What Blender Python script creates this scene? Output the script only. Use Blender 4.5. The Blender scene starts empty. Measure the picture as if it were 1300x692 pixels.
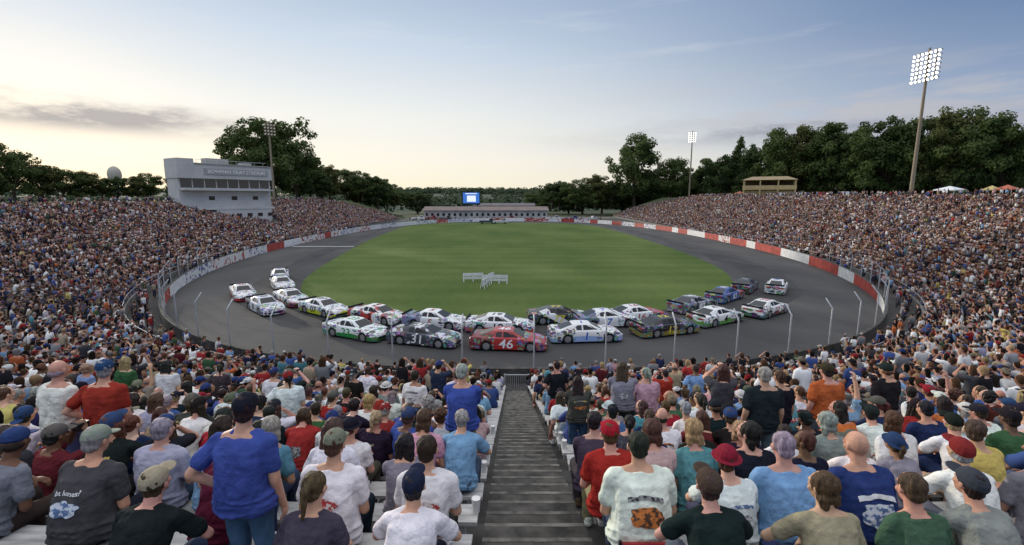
import bpy, math, random
import numpy as np
from mathutils import Vector, Matrix
from mathutils.bvhtree import BVHTree
random.seed(7); rng=np.random.default_rng(7)
scene=bpy.context.scene; col=scene.collection
scene.view_settings.view_transform='Standard'
try: scene.view_settings.look='None'
except Exception: pass
scene.view_settings.exposure=0
CAMH=10.3
# ---------------------------------------------------------------- helpers
def L(r,g=None,b=None):
    if g is None: r,g,b=r
    f=lambda c:((c/255)/12.92 if c/255<=0.04045 else (((c/255)+.055)/1.055)**2.4)
    return (f(r),f(g),f(b),1.0)
def add_obj(name,data,parent=None,loc=None,rot=None,scale=None,label=None,cat=None,kind=None,group=None,color=None):
    o=bpy.data.objects.new(name,data)
    if loc is not None:o.location=loc
    if rot is not None:o.rotation_euler=rot
    if scale is not None:o.scale=scale if hasattr(scale,'__len__') else (scale,)*3
    if parent is not None:o.parent=parent
    if label:o["label"]=label
    if cat:o["category"]=cat
    if kind:o["kind"]=kind
    if group:o["group"]=group
    if color is not None:o.color=color
    col.objects.link(o); return o
def mesh(name,v,f,mats=(),mi=None,smooth=False,sharp=None):
    me=bpy.data.meshes.new(name); me.from_pydata([tuple(map(float,p)) for p in v],[],[tuple(map(int,q)) for q in f])
    for m in mats: me.materials.append(m)
    if mi is not None: me.polygons.foreach_set("material_index",np.array(mi,dtype=np.int32))
    if smooth:
        me.polygons.foreach_set("use_smooth",[True]*len(me.polygons))
        if sharp: me.set_sharp_from_angle(angle=math.radians(sharp))
    me.update(); return me
def M(name,c,rough=.75,var=.18,scale=4.0,bump=0.0,bscale=20.0,obj=False,metal=0.0,spec=.3,stretch=(1,1,1),c2=None,coords='Object',emit=None,es=0,trans=0,lo=.3,hi=.7):
    m=bpy.data.materials.new(name); m.use_nodes=True; nt=m.node_tree; N=nt.nodes; K=nt.links
    b=N["Principled BSDF"]; b.inputs["Roughness"].default_value=rough; b.inputs["Metallic"].default_value=metal
    b.inputs["Specular IOR Level"].default_value=spec
    tc=N.new("ShaderNodeTexCoord"); mp=N.new("ShaderNodeMapping"); mp.inputs["Scale"].default_value=stretch
    K.new(tc.outputs[coords],mp.inputs[0])
    nz=N.new("ShaderNodeTexNoise"); nz.inputs["Scale"].default_value=scale; nz.inputs["Detail"].default_value=5
    K.new(mp.outputs[0],nz.inputs["Vector"])
    mr=N.new("ShaderNodeMapRange"); mr.inputs[1].default_value=lo; mr.inputs[2].default_value=hi
    mx=N.new("ShaderNodeMix"); mx.data_type='RGBA'
    if c2 is not None:
        K.new(nz.outputs[0],mr.inputs[0]); K.new(mr.outputs[0],mx.inputs[0])
        mx.inputs[6].default_value=c; mx.inputs[7].default_value=c2
    else:
        mr.inputs[3].default_value=1-var; mr.inputs[4].default_value=1+var
        K.new(nz.outputs[0],mr.inputs[0])
        mx.blend_type='MULTIPLY'; mx.inputs[0].default_value=1
        if obj:
            oi=N.new("ShaderNodeObjectInfo"); K.new(oi.outputs["Color"],mx.inputs[6])
        else: mx.inputs[6].default_value=c
        K.new(mr.outputs[0],mx.inputs[7])
    K.new(mx.outputs[2],b.inputs["Base Color"])
    if bump:
        n2=N.new("ShaderNodeTexNoise"); n2.inputs["Scale"].default_value=bscale; n2.inputs["Detail"].default_value=4
        K.new(mp.outputs[0],n2.inputs["Vector"])
        bp=N.new("ShaderNodeBump"); bp.inputs["Strength"].default_value=.8; bp.inputs["Distance"].default_value=bump
        K.new(n2.outputs[0],bp.inputs["Height"]); K.new(bp.outputs[0],b.inputs["Normal"])
    if emit is not None:
        b.inputs["Emission Color"].default_value=emit; b.inputs["Emission Strength"].default_value=es
    if trans:
        t=N.new("ShaderNodeBsdfTranslucent");K.new(mx.outputs[2],t.inputs[0]);ms=N.new("ShaderNodeMixShader");ms.inputs[0].default_value=trans
        K.new(b.outputs[0],ms.inputs[1]);K.new(t.outputs[0],ms.inputs[2]);K.new(ms.outputs[0],N["Material Output"].inputs[0])
    return m
def box(V,F,c,s,R=None):
    n=len(V)
    for dx in(-1,1):
        for dy in(-1,1):
            for dz in(-1,1):
                p=Vector((dx*s[0]/2,dy*s[1]/2,dz*s[2]/2))
                if R is not None:p=R@p
                V.append((c[0]+p.x,c[1]+p.y,c[2]+p.z))
    for q in((0,1,3,2),(4,6,7,5),(0,4,5,1),(2,3,7,6),(0,2,6,4),(1,5,7,3)): F.append(tuple(n+i for i in q))
def boxmesh(name,lst,mats,mi=None):
    V=[];F=[];I=[]
    for k,e in enumerate(lst):
        box(V,F,e[0],e[1],e[2] if len(e)>2 else None); I+= [mi[k] if mi else 0]*6
    return mesh(name,V,F,mats,I)
def frame(d):
    d=Vector(d).normalized(); a=Vector((0,0,1)) if abs(d.z)<.9 else Vector((0,1,0))
    s=d.cross(a).normalized(); u=s.cross(d).normalized(); return s,u,d
class B:
    def __init__(s): s.v=[];s.f=[]
    def rings(s,rs):
        n0=len(s.v);k=len(rs[0])
        for r in rs: s.v+= [tuple(p) for p in r]
        for i in range(len(rs)-1):
            for j in range(k):
                a=n0+i*k+j;b=n0+i*k+(j+1)%k
                s.f.append((a,b,b+k,a+k))
        s.f.append(tuple(n0+j for j in range(k))[::-1]); e=n0+(len(rs)-1)*k
        s.f.append(tuple(e+j for j in range(k)))
    def cap(s,p0,p1,r0,r1,k=12,ends=True):
        p0=Vector(p0);p1=Vector(p1);a,u,d=frame(p1-p0); rs=[]
        st=[]
        if ends:
            for t in(-80,-50,-25):st.append((p0+d*(r0*math.sin(math.radians(t))),r0*math.cos(math.radians(t))))
        st.append((p0,r0));st.append((p1,r1))
        if ends:
            for t in(25,50,80):st.append((p1+d*(r1*math.sin(math.radians(t))),r1*math.cos(math.radians(t))))
        for c,r in st: rs.append([c+a*(r*math.cos(2*math.pi*j/k))+u*(r*math.sin(2*math.pi*j/k)) for j in range(k)])
        s.rings(rs)
    def ell(s,c,r,R=None,k=14,m=9):
        rs=[]
        for i in range(m):
            t=-math.pi/2+math.pi*(i+.5)/m
            ring=[]
            for j in range(k):
                a=2*math.pi*j/k; p=Vector((r[0]*math.cos(t)*math.cos(a),r[1]*math.cos(t)*math.sin(a),r[2]*math.sin(t)))
                if R is not None:p=R@p
                ring.append(Vector(c)+p)
            rs.append(ring)
        s.rings(rs)
    def done(s,name,voxel,mats,sm=2):
        me=bpy.data.meshes.new(name);me.from_pydata(s.v,[],s.f)
        o=bpy.data.objects.new('t',me);col.objects.link(o)
        r=o.modifiers.new('r','REMESH');r.mode='VOXEL';r.voxel_size=voxel;r.use_smooth_shade=True
        if sm:
            q=o.modifiers.new('s','SMOOTH');q.iterations=sm;q.factor=.5
        out=bpy.data.meshes.new_from_object(o.evaluated_get(bpy.context.evaluated_depsgraph_get()))
        out.name=name;bpy.data.objects.remove(o);bpy.data.meshes.remove(me)
        out.materials.clear()
        for m_ in mats:out.materials.append(m_)
        out.polygons.foreach_set("use_smooth",[True]*len(out.polygons))
        return out
    def raw(s,name,mats,smooth=True,sharp=40): return mesh(name,s.v,s.f,mats,None,smooth,sharp)
def arrays(me):
    n=len(me.vertices);v=np.empty(n*3,np.float32);me.vertices.foreach_get('co',v);return v.reshape(-1,3)
def ripple(me,amp,fr,seed,st=(1,.8,.7)):
    v=arrays(me);nn=np.empty(len(v)*3,np.float32);me.vertices.foreach_get('normal',nn);nn=nn.reshape(-1,3)
    r=np.random.default_rng(seed);d=np.zeros(len(v))
    for _ in range(7):
        k=r.normal(size=3)*fr*np.array(st);d+=np.sin(v@k+r.uniform(0,6.28)+1.5*np.sin(v@(r.normal(size=3)*fr*.5)))
    d=np.abs(d/3.2)**.8*np.sign(d)
    v+=nn*(d*amp)[:,None];me.vertices.foreach_set('co',v.ravel());me.update()
def decim(me,target):
    me.calc_loop_triangles();n=len(me.loop_triangles)
    o=bpy.data.objects.new('t',me);col.objects.link(o);d=o.modifiers.new('d','DECIMATE');d.ratio=min(1,target/n)
    out=bpy.data.meshes.new_from_object(o.evaluated_get(bpy.context.evaluated_depsgraph_get()));bpy.data.objects.remove(o)
    out.calc_loop_triangles();v=arrays(out);t=np.empty(len(out.loop_triangles)*3,np.int32);out.loop_triangles.foreach_get('vertices',t)
    bpy.data.meshes.remove(out);return v,t.reshape(-1,3)
def big_mesh(name,v,t,mats,fcol=None,smooth=False):
    me=bpy.data.meshes.new(name);k=t.shape[1];me.vertices.add(len(v));me.vertices.foreach_set('co',np.ascontiguousarray(v,dtype=np.float32).ravel())
    me.loops.add(t.size);me.loops.foreach_set('vertex_index',np.ascontiguousarray(t,dtype=np.int32).ravel())
    me.polygons.add(len(t));me.polygons.foreach_set('loop_start',np.arange(0,t.size,k,dtype=np.int32))
    for m in mats:me.materials.append(m)
    me.update(calc_edges=True)
    if fcol is not None:
        a=me.attributes.new('pcol','FLOAT_COLOR','FACE');a.data.foreach_set('color',np.ascontiguousarray(fcol,dtype=np.float32).ravel())
    if smooth:me.polygons.foreach_set('use_smooth',[True]*len(t))
    return me
_tc={}
def textmesh(s,size,ext=0.0,shear=0,bold=0.0):
    key=(s,size,ext,shear,bold)
    if key in _tc:return _tc[key]
    c=bpy.data.curves.new('txt','FONT');c.body=s;c.size=size;c.align_x='CENTER';c.align_y='CENTER';c.extrude=ext;c.shear=shear;c.offset=bold;c.resolution_u=3
    o=bpy.data.objects.new('t',c);col.objects.link(o)
    me=bpy.data.meshes.new_from_object(o.evaluated_get(bpy.context.evaluated_depsgraph_get()));bpy.data.objects.remove(o);_tc[key]=me;return me
def pts_in(me): return [v.co.copy() for v in me.vertices],[tuple(p.vertices) for p in me.polygons]
# ---------------------------------------------------------------- camera
cd=bpy.data.cameras.new("camera");cam=bpy.data.objects.new("camera",cd);col.objects.link(cam)
cd.sensor_width=36;cd.lens=36*600/1300;cd.clip_end=8000;cd.clip_start=.05
cam.location=(0,0,CAMH);cam.rotation_euler=(math.radians(90-9.1),0,0);scene.camera=cam
# ---------------------------------------------------------------- world
SUNAZ=math.radians(-46);SUNEL=math.radians(9)
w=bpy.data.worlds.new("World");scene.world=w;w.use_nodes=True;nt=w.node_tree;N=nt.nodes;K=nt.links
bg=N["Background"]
def mth(op,a,b=None,c=None):
    n=N.new("ShaderNodeMath");n.operation=op
    for i,x in enumerate((a,b,c)):
        if x is None:continue
        if isinstance(x,(int,float)):n.inputs[i].default_value=x
        else:K.new(x,n.inputs[i])
    return n.outputs[0]
tc=N.new("ShaderNodeTexCoord");sx=N.new("ShaderNodeSeparateXYZ");K.new(tc.outputs["Generated"],sx.inputs[0])
X,Y,Z=sx.outputs
zc=mth('MAXIMUM',Z,0.0)
def ramp(f,st):
    r=N.new("ShaderNodeValToRGB");K.new(f,r.inputs[0]);e=r.color_ramp.elements
    while len(e)<len(st):e.new(.5)
    for k,(p,c) in enumerate(st):e[k].position=p;e[k].color=L(c)
    return r.outputs[0]
A=ramp(zc,[(0,(255,247,218)),(.07,(255,250,236)),(.15,(246,247,243)),(.28,(208,222,238)),(.40,(168,189,216)),(.6,(186,190,196)),(1,(196,195,194))])
D=ramp(zc,[(0,(224,214,202)),(.06,(200,204,210)),(.14,(150,170,200)),(.28,(100,129,172)),(.40,(92,122,166)),(.6,(156,162,176)),(1,(188,189,192))])
g=mth('ADD',mth('MULTIPLY',X,math.sin(SUNAZ)),mth('MULTIPLY',Y,math.cos(SUNAZ)))
def sstep(x,a,b):
    mr=N.new("ShaderNodeMapRange");mr.interpolation_type='SMOOTHSTEP';K.new(x,mr.inputs[0]);mr.inputs[1].default_value=a;mr.inputs[2].default_value=b;return mr.outputs[0]
mix=N.new("ShaderNodeMix");mix.data_type='RGBA';K.new(sstep(g,-.15,.93),mix.inputs[0]);K.new(D,mix.inputs[6]);K.new(A,mix.inputs[7])
sky=N.new("ShaderNodeTexSky");sky.sky_type='NISHITA';sky.sun_disc=False;sky.sun_elevation=SUNEL;sky.sun_rotation=SUNAZ;sky.air_density=1.2;sky.dust_density=1.5
skm=N.new("ShaderNodeMix");skm.data_type='RGBA';skm.blend_type='MULTIPLY';skm.inputs[0].default_value=1;K.new(sky.outputs[0],skm.inputs[6]);skm.inputs[7].default_value=(.12,.12,.12,1)
m2=N.new("ShaderNodeMix");m2.data_type='RGBA';m2.inputs[0].default_value=.05;K.new(mix.outputs[2],m2.inputs[6]);K.new(skm.outputs[2],m2.inputs[7])
def noise(sc,vec,det=6,ro=.55):
    n=N.new("ShaderNodeTexNoise");n.inputs["Scale"].default_value=sc;n.inputs["Detail"].default_value=det;n.inputs["Roughness"].default_value=ro;K.new(vec,n.inputs["Vector"]);return n.outputs[0]
def mapz(s,loc=(0,0,0)):
    mp=N.new("ShaderNodeMapping");mp.inputs["Scale"].default_value=s;mp.inputs["Location"].default_value=loc;K.new(tc.outputs["Generated"],mp.inputs[0]);return mp.outputs[0]
nz=noise(3.2,mapz((1,1,9)));n3=noise(9,mapz((1,1,4)),7,.65);n4=noise(4.5,mapz((1,1,6),(3,1,2.6)),7,.62)
az=mth('ARCTAN2',X,Y)
def gauss(x,c,wd):
    d=mth('DIVIDE',mth('SUBTRACT',x,c),wd);return mth('EXPONENT',mth('MULTIPLY',mth('MULTIPLY',d,d),-1))
def clamp(x):
    n=N.new("ShaderNodeClamp");K.new(x,n.inputs[0]);return n.outputs[0]
gz=gauss(Z,mth('ADD',.100,mth('MULTIPLY',n3,.04)),.022)
gl=mth('MULTIPLY',gz,gauss(az,-.72,.20))
gl=mth('MULTIPLY',gl,mth('MULTIPLY_ADD',n3,3.8,-.85))
gr=mth('MULTIPLY',gauss(Z,.135,.06),gauss(az,.62,.32))
gr=mth('MULTIPLY',gr,clamp(mth('MULTIPLY_ADD',n4,7.0,-3.15)))
gr2=mth('MULTIPLY',gauss(Z,mth('ADD',.085,mth('MULTIPLY',n3,.05)),.016),gauss(az,.55,.28))
gr2=mth('MULTIPLY',gr2,mth('MULTIPLY_ADD',n3,3.8,-1.1))
def cmix(f,src,c):
    m=N.new("ShaderNodeMix");m.data_type='RGBA';K.new(f,m.inputs[0]);K.new(src,m.inputs[6]);m.inputs[7].default_value=L(c);return m.outputs[2]
c3=cmix(mth('MULTIPLY',clamp(gl),.9),m2.outputs[2],(180,175,174))
c4=cmix(mth('MULTIPLY',clamp(gr),.7),c3,(196,192,194))
c4=cmix(mth('MULTIPLY',clamp(gr2),.7),c4,(150,154,168))
gh=mth('MULTIPLY',gauss(Z,.30,.10),mth('MULTIPLY_ADD',nz,5.0,-2.75))
c5=cmix(mth('MULTIPLY',clamp(gh),.35),c4,(228,230,234))
mul=mth('ADD',1.0,mth('ADD',mth('MULTIPLY',sstep(Z,.37,.75),1.75),mth('MULTIPLY',mth('MULTIPLY',sstep(mth('MULTIPLY',Y,-1),-.1,.7),sstep(Z,-.05,.2)),.7)))  # brightness added to unseen sky overhead and behind camera, lifts the ground light
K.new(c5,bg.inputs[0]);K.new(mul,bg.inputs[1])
sl=bpy.data.lights.new("sun","SUN");sl.energy=2.4;sl.angle=math.radians(2);sl.color=(1,.90,.76)
so=bpy.data.objects.new("sun",sl);col.objects.link(so)
sd=Vector((math.sin(SUNAZ)*math.cos(SUNEL),math.cos(SUNAZ)*math.cos(SUNEL),math.sin(SUNEL)))
so.rotation_euler=sd.to_track_quat('Z','Y').to_euler();so.location=(-60,100,80)
# ---------------------------------------------------------------- materials
mConc=M("concrete",(.19,.18,.165,1),.9,.25,1.5,.004,30)
mConcD=M("stained_concrete",(.06,.057,.052,1),.9,.45,3,.004,40)
mStep=M("step_concrete",(.078,.072,.064,1),.9,.5,5,.006,40)
mNose=M("worn_step_edge",(.15,.14,.122,1),.85,.6,6)
mAsph=M("asphalt",(.034,.033,.033,1),.9,.3,.13,.004,60,c2=(.088,.083,.078,1),stretch=(1,.55,1),lo=.22,hi=.72)
mEarth=M("earth_and_grass",(.040,.058,.022,1),.95,.3,.05,0,c2=(.075,.085,.042,1))
mPit=M("pit_paving",(.15,.14,.12,1),.9,.3,.1)
mWhite=M("white_paint",(.70,.69,.67,1),.55,.16,1.6)
mRed=M("red_paint",(.38,.06,.045,1),.55,.35,1.2)
mAd=M("white_panel_with_red_marks",(.66,.65,.62,1),.55,c2=(.38,.08,.07,1),scale=1.1,stretch=(1,1,1.5),lo=.53,hi=.57)
mAd2=M("white_panel_with_blue_marks",(.66,.65,.62,1),.55,c2=(.09,.11,.26,1),scale=1.4,stretch=(1,1,1.5),lo=.54,hi=.58)
mAd3=M("red_panel_with_white_marks",(.36,.06,.045,1),.55,c2=(.60,.57,.53,1),scale=1.3,stretch=(1,1,1.5),lo=.55,hi=.59)
mLine=M("line_paint",(.6,.6,.58,1),.7,.3,3)
mSteel=M("galvanised_steel",(.45,.46,.47,1),.45,.15,5,metal=.4)
mCable=M("fence_cable",(.10,.10,.10,1),.6,.1)
mDark=M("dark_interior",(.012,.012,.014,1),.5,.2)
mGlass=M("tinted_glass",(.02,.024,.03,1),.08,.1,spec=.6)
mBench=M("bench_plank",(.42,.41,.39,1),.6,.35,3,.002,30,stretch=(1,6,1))
mBark=M("bark",(.07,.055,.04,1),.95,.4,3,.02,12)
mLeaf=[M("foliage_oak",(.038,.066,.014,1),.8,.3,.3,c2=(.105,.138,.038,1),trans=.3),M("foliage_dark",(.030,.055,.014,1),.8,.3,.3,c2=(.080,.112,.032,1),trans=.28),M("foliage_warm",(.060,.074,.018,1),.8,.3,.3,c2=(.14,.145,.046,1),trans=.3)]
mSkin=M("skin",(1,1,1,1),.55,.14,12,.002,60,obj=True,spec=.25)
mEye=M("eye",(.03,.02,.015,1),.2,.1);mLip=M("lips",(.30,.10,.08,1),.5,.1)
mCloth=M("shirt_cloth",(1,1,1,1),.95,.16,6,.045,9,obj=True,spec=.05)
mDenim=M("trouser_cloth",(1,1,1,1),.9,.2,9,.012,12,obj=True,spec=.1)
mHair=M("hair",(1,1,1,1),.65,.5,40,.016,60,obj=True,stretch=(1,1,.22),spec=.3)
mCap=M("cap_cloth",(1,1,1,1),.9,.14,20,.003,50,obj=True,spec=.1)
mShoe=M("shoe_leather",(1,1,1,1),.6,.1,10,obj=True)
mTan=M("tan_wall",(.30,.27,.22,1),.8,.15,.4)
mPanel=M("grey_panel",(.48,.47,.46,1),.7,.10,.3)
mPanelD=M("darker_grey_panel",(.36,.35,.33,1),.7,.15,.3)  # darker grey than the wall panels, for the roof parts
mRoof=M("roof_sheet",(.14,.12,.12,1),.6,.2,.4)
mGrass=bpy.data.materials.new("infield_grass");mGrass.use_nodes=True
def grassmat(m):
    nt=m.node_tree;N=nt.nodes;K=nt.links;b=N["Principled BSDF"];b.inputs["Roughness"].default_value=.95;b.inputs["Specular IOR Level"].default_value=.05
    tc=N.new("ShaderNodeTexCoord")
    def nz(sc,st,det=5):
        mp=N.new("ShaderNodeMapping");mp.inputs["Scale"].default_value=st;K.new(tc.outputs["Object"],mp.inputs[0]);n=N.new("ShaderNodeTexNoise");n.inputs["Scale"].default_value=sc;n.inputs["Detail"].default_value=det;K.new(mp.outputs[0],n.inputs["Vector"]);return n.outputs[0]
    big=nz(.07,(1,.6,1));fine=nz(1.4,(1,1,1),8)
    wv=N.new("ShaderNodeTexWave");wv.bands_direction='Y';wv.inputs["Scale"].default_value=.055;wv.inputs["Distortion"].default_value=.6;wv.inputs["Detail"].default_value=2;K.new(tc.outputs["Object"],wv.inputs["Vector"])
    def ma(op,a,c):
        n=N.new("ShaderNodeMath");n.operation=op
        for i,x in enumerate((a,c)):
            if isinstance(x,(int,float)):n.inputs[i].default_value=x
            else:K.new(x,n.inputs[i])
        return n.outputs[0]
    f=ma('ADD',ma('MULTIPLY',big,1.6),ma('ADD',ma('MULTIPLY',wv.outputs[0],.18),ma('MULTIPLY',fine,.6)))
    mr=N.new("ShaderNodeMapRange");K.new(f,mr.inputs[0]);mr.inputs[1].default_value=.75;mr.inputs[2].default_value=1.5
    mx=N.new("ShaderNodeMix");mx.data_type='RGBA';K.new(mr.outputs[0],mx.inputs[0]);mx.inputs[6].default_value=(.054,.094,.024,1);mx.inputs[7].default_value=(.120,.155,.048,1);K.new(mx.outputs[2],b.inputs["Base Color"])
    bp=N.new("ShaderNodeBump");bp.inputs["Distance"].default_value=.05;K.new(fine,bp.inputs["Height"]);K.new(bp.outputs[0],b.inputs["Normal"])
grassmat(mGrass)
# ---------------------------------------------------------------- curves
CX,CY=1.0,112.0
Y0=23.2;NE=2.4
def superell(ax,ayn,ayf,n,th):
    c=np.cos(th);s=np.sin(th);x=CX+ax*np.sign(c)*np.abs(c)**(2/n)
    ay=np.where(s<0,ayn,ayf);y=CY+ay*np.sign(s)*np.abs(s)**(2/n);return np.stack([x,y],1)
def resample(p,step,closed=False):
    if closed:p=np.vstack([p,p[:1]])
    d=np.r_[0,np.cumsum(np.linalg.norm(np.diff(p,axis=0),axis=1))];n=max(2,int(round(d[-1]/step)));s=np.linspace(0,d[-1],n+1)
    q=np.stack([np.interp(s,d,p[:,0]),np.interp(s,d,p[:,1])],1);return q[:-1] if closed else q
def normals(p,closed=False):
    if closed:t=np.roll(p,-1,0)-np.roll(p,1,0)
    else:t=np.gradient(p,axis=0)
    t/=np.linalg.norm(t,axis=1)[:,None];return np.stack([t[:,1],-t[:,0]],1)
wall=resample(superell(48,86.6,90,NE,np.linspace(0,2*np.pi,6000)),1.0,True)
wn=normals(wall,True)
arc=superell(51.2,CY-Y0,88,NE,np.linspace(np.pi,2*np.pi,5000))
YL,YR=212.,246.
base=np.vstack([np.stack([np.full(200,arc[0,0]),np.linspace(YL,CY+.2,200)],1),arc,np.stack([np.full(200,arc[-1,0]),np.linspace(CY+.2,YR,200)],1)])
base=resample(base,1.0);bn=normals(base)
bn=np.stack([np.convolve(np.pad(bn[:,k],4,'edge'),np.ones(9)/9,'valid') for k in(0,1)],1);bn/=np.linalg.norm(bn,axis=1)[:,None]
NR=np.where(base[:,0]<-30,32.,35.);NR=np.where(base[:,0]>30,37.,NR)
NR=np.convolve(np.pad(NR,12,'edge'),np.ones(25)/25,'valid')
tl=np.clip((YL-base[:,1])/22,0,1);tr=np.clip((YR-base[:,1])/36,0,1);tap=np.where(base[:,0]<0,tl,tr);NR=NR*(.45+.55*tap)
PIT,RISE,Z0=.75,.262,.38
# ---------------------------------------------------------------- ground
gm=mesh("ground",[(-4000,-4000,-.02),(4000,-4000,-.02),(4000,6000,-.02),(-4000,6000,-.02)],[(0,1,2,3)],[mEarth])
add_obj("ground",gm,kind="structure",label="dry grass and earth ground around stadium",cat="ground")
def sheet(name,pts,z,mat,label,cat):
    me=mesh(name,[(p[0],p[1],z) for p in pts],[tuple(range(len(pts)))],[mat]);return add_obj(name,me,kind="structure",label=label,cat=cat)
sheet("pit_paving",[(-50,100),(51,100),(52,250),(-50,250)],-.012,mPit,"worn pale paving at the end of the track","paving")
sheet("walkway",base[10:-10:2]*1.0,-.006,mConcD,"concrete walkway behind the track wall","walkway")
sheet("track",wall,.0,mAsph,"grey asphalt oval race track","race track")
cp_=[(0.5,39.6),(9,40.3),(15,43),(20.3,47.4),(25,52.8),(28,59.5),(30.3,68.5),(32.0,86),(32.4,118),(31.5,150),(28,174),(20,187),(8,190),(-20,190),(-31,186),(-37,172),(-37.2,157),(-34.4,114),(-30.8,85),(-27.8,66),(-25.6,57),(-22.5,50),(-17,44.3),(-9,40.6)]
def smooth_loop(cp_,k=8):
    gpts=[];n_=len(cp_)
    for i in range(n_):
        p0,p1,p2,p3=[np.array(cp_[(i+k_)%n_],float) for k_ in(-1,0,1,2)]
        a_,b2_,c_=[np.linalg.norm(q)**.5 for q in(p1-p0,p2-p1,p3-p2)]
        m1=(p2-p1)+b2_*((p1-p0)/a_-(p2-p0)/(a_+b2_));m2_=(p2-p1)+b2_*((p3-p2)/c_-(p3-p1)/(b2_+c_))
        for t in np.linspace(0,1,k,endpoint=False):
            q=(2*t**3-3*t**2+1)*p1+(t**3-2*t**2+t)*m1+(-2*t**3+3*t**2)*p2+(t**3-t**2)*m2_;gpts.append(tuple(q))
    return gpts
gpts=smooth_loop(cp_);sheet("infield",gpts,.010,mGrass,"mown green grass infield of the oval","grass field")
# worn racing groove ring between the infield and the wall
mGroove=M("worn_groove",(.026,.025,.025,1),.8,.3,.25,.003,60,c2=(.060,.056,.053,1),stretch=(1,.6,1),lo=.3,hi=.7)
G=np.array(gpts);G2=resample(G,1.0,True);gn=normals(G2,True);gc=np.array([0,110.]);sgn=np.sign(((G2-gc)*gn).sum(1).mean())
V=[];F=[];ng=len(G2);rr=np.random.default_rng(3);w1=2.6+np.convolve(rr.normal(size=ng+40),np.ones(41)/41,'valid')[:ng]*4;w2=6.2+np.convolve(rr.normal(size=ng+40),np.ones(41)/41,'valid')[:ng]*4
for i in range(ng):
    for o in(w1[i],w2[i]):V.append((G2[i,0]+gn[i,0]*o*sgn,G2[i,1]+gn[i,1]*o*sgn,.005))
for i in range(ng):
    j=(i+1)%ng;F.append((i*2,j*2,j*2+1,i*2+1))
add_obj("racing_groove",mesh("racing_groove",V,F,[mGroove]),kind="structure",label="dark worn racing groove on the asphalt",cat="race track")
sheet("start_line",[(-46.2,98.6),(-33.2,98.6),(-33.2,99.3),(-46.2,99.3)],.014,mLine,"white painted start line across track","painted line")
# terrain round the bowl
ext=60
bl=np.stack([np.full(ext,base[0,0]),YL+np.arange(ext,0,-1)],1);br=np.stack([np.full(ext,base[-1,0]),YR+np.arange(1,ext+1)],1)
tb=np.vstack([bl,base,br]);tn=np.vstack([np.tile(bn[0],(ext,1)),bn,np.tile(bn[-1],(ext,1))]);tN=np.r_[np.full(ext,NR[0]),NR,np.full(ext,NR[-1])]
fall=np.r_[np.linspace(0,1,ext),np.ones(len(base)),np.linspace(1,0,ext)];fall=fall*fall*(3-2*fall)
plate=np.where(tb[:,0]<0,8.7,9.8);rim=Z0+RISE*tN
V=[];F=[];cols_=[0,.3,6,14,40,90,160,260]
for i in range(len(tb)):
    for k,o in enumerate(cols_):
        d=tN[i]*PIT+o;t=min(1,o/12);z=rim[i]*(1-t)+plate[i]*t
        if o>90:z*=max(0,(260-o)/170)
        z=z*fall[i]+random.uniform(-.15,.15)*(o>12)
        if k==0:z=-.3
        V.append((tb[i,0]+tn[i,0]*d,tb[i,1]+tn[i,1]*d,z-.02))
nc=len(cols_)
for i in range(len(tb)-1):
    for k in range(nc-1):
        a=i*nc+k;F.append((a,a+nc,a+nc+1,a+1))
add_obj("terrain",mesh("terrain",V,F,[mEarth],smooth=True),kind="structure",label="raised grassy bank around the grandstand",cat="terrain")
# ---------------------------------------------------------------- grandstand terrace
prof=[(0,-.1),(0,Z0)]
for i in range(40):
    prof.append((PIT*(i+1),Z0+RISE*i));prof.append((PIT*(i+1),Z0+RISE*(i+1)))
V=[];F=[];np_=len(prof)
for i in range(len(base)):
    for d,z in prof:
        dd=min(d,NR[i]*PIT);zz=min(z,Z0+RISE*NR[i])
        V.append((base[i,0]+bn[i,0]*dd,base[i,1]+bn[i,1]*dd,zz))
for i in range(len(base)-1):
    for k in range(np_-1):
        a=i*np_+k;F.append((a,a+np_,a+np_+1,a+1))
stand=add_obj("grandstand",mesh("grandstand",V,F,[mConcD]),label="horseshoe concrete grandstand with stepped bench rows",cat="grandstand")
AX=.24;AW=1.06
V=[];F=[];I=[]
for i in range(35):
    z=Z0+RISE*i;y1=Y0-PIT*i
    box(V,F,(AX,y1-PIT*.25,z-.05),(AW,PIT*.5-.004,.11));I+=[0]*6
    box(V,F,(AX,y1-PIT*.75,z+.0355),(AW,PIT*.5-.004,.191));I+=[0]*6
    box(V,F,(AX,y1-.02,z-.03),(AW-.01,.05,.076));I+=[1]*6
    box(V,F,(AX,y1-PIT*.5-.02,z+.068),(AW-.01,.05,.136));I+=[1]*6
add_obj("stairs",mesh("stairs",V,F,[mStep,mNose],I),parent=stand,label="worn grey concrete aisle steps")
def strip(name,sel,o0,o1,z0,z1,mat,label,cat):
    V=[];F=[]
    for i in sel:
        for o,z in((o0,z0),(o0,z1),(o1,z1),(o1,z0)):V.append((base[i,0]+bn[i,0]*o,base[i,1]+bn[i,1]*o,z))
    for a in range(len(sel)-1):
        for c in range(4):F.append((a*4+c,a*4+(c+1)%4,a*4+4+(c+1)%4,a*4+4+c))
    F.append((0,1,2,3));e=(len(sel)-1)*4;F.append((e+3,e+2,e+1,e));return add_obj(name,mesh(name,V,F,[mat]),label=label,cat=cat)
Ls=[i for i in range(len(base)) if base[i,0]<AX-.8];Rs=[i for i in range(len(base)) if base[i,0]>AX+.8]
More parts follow.
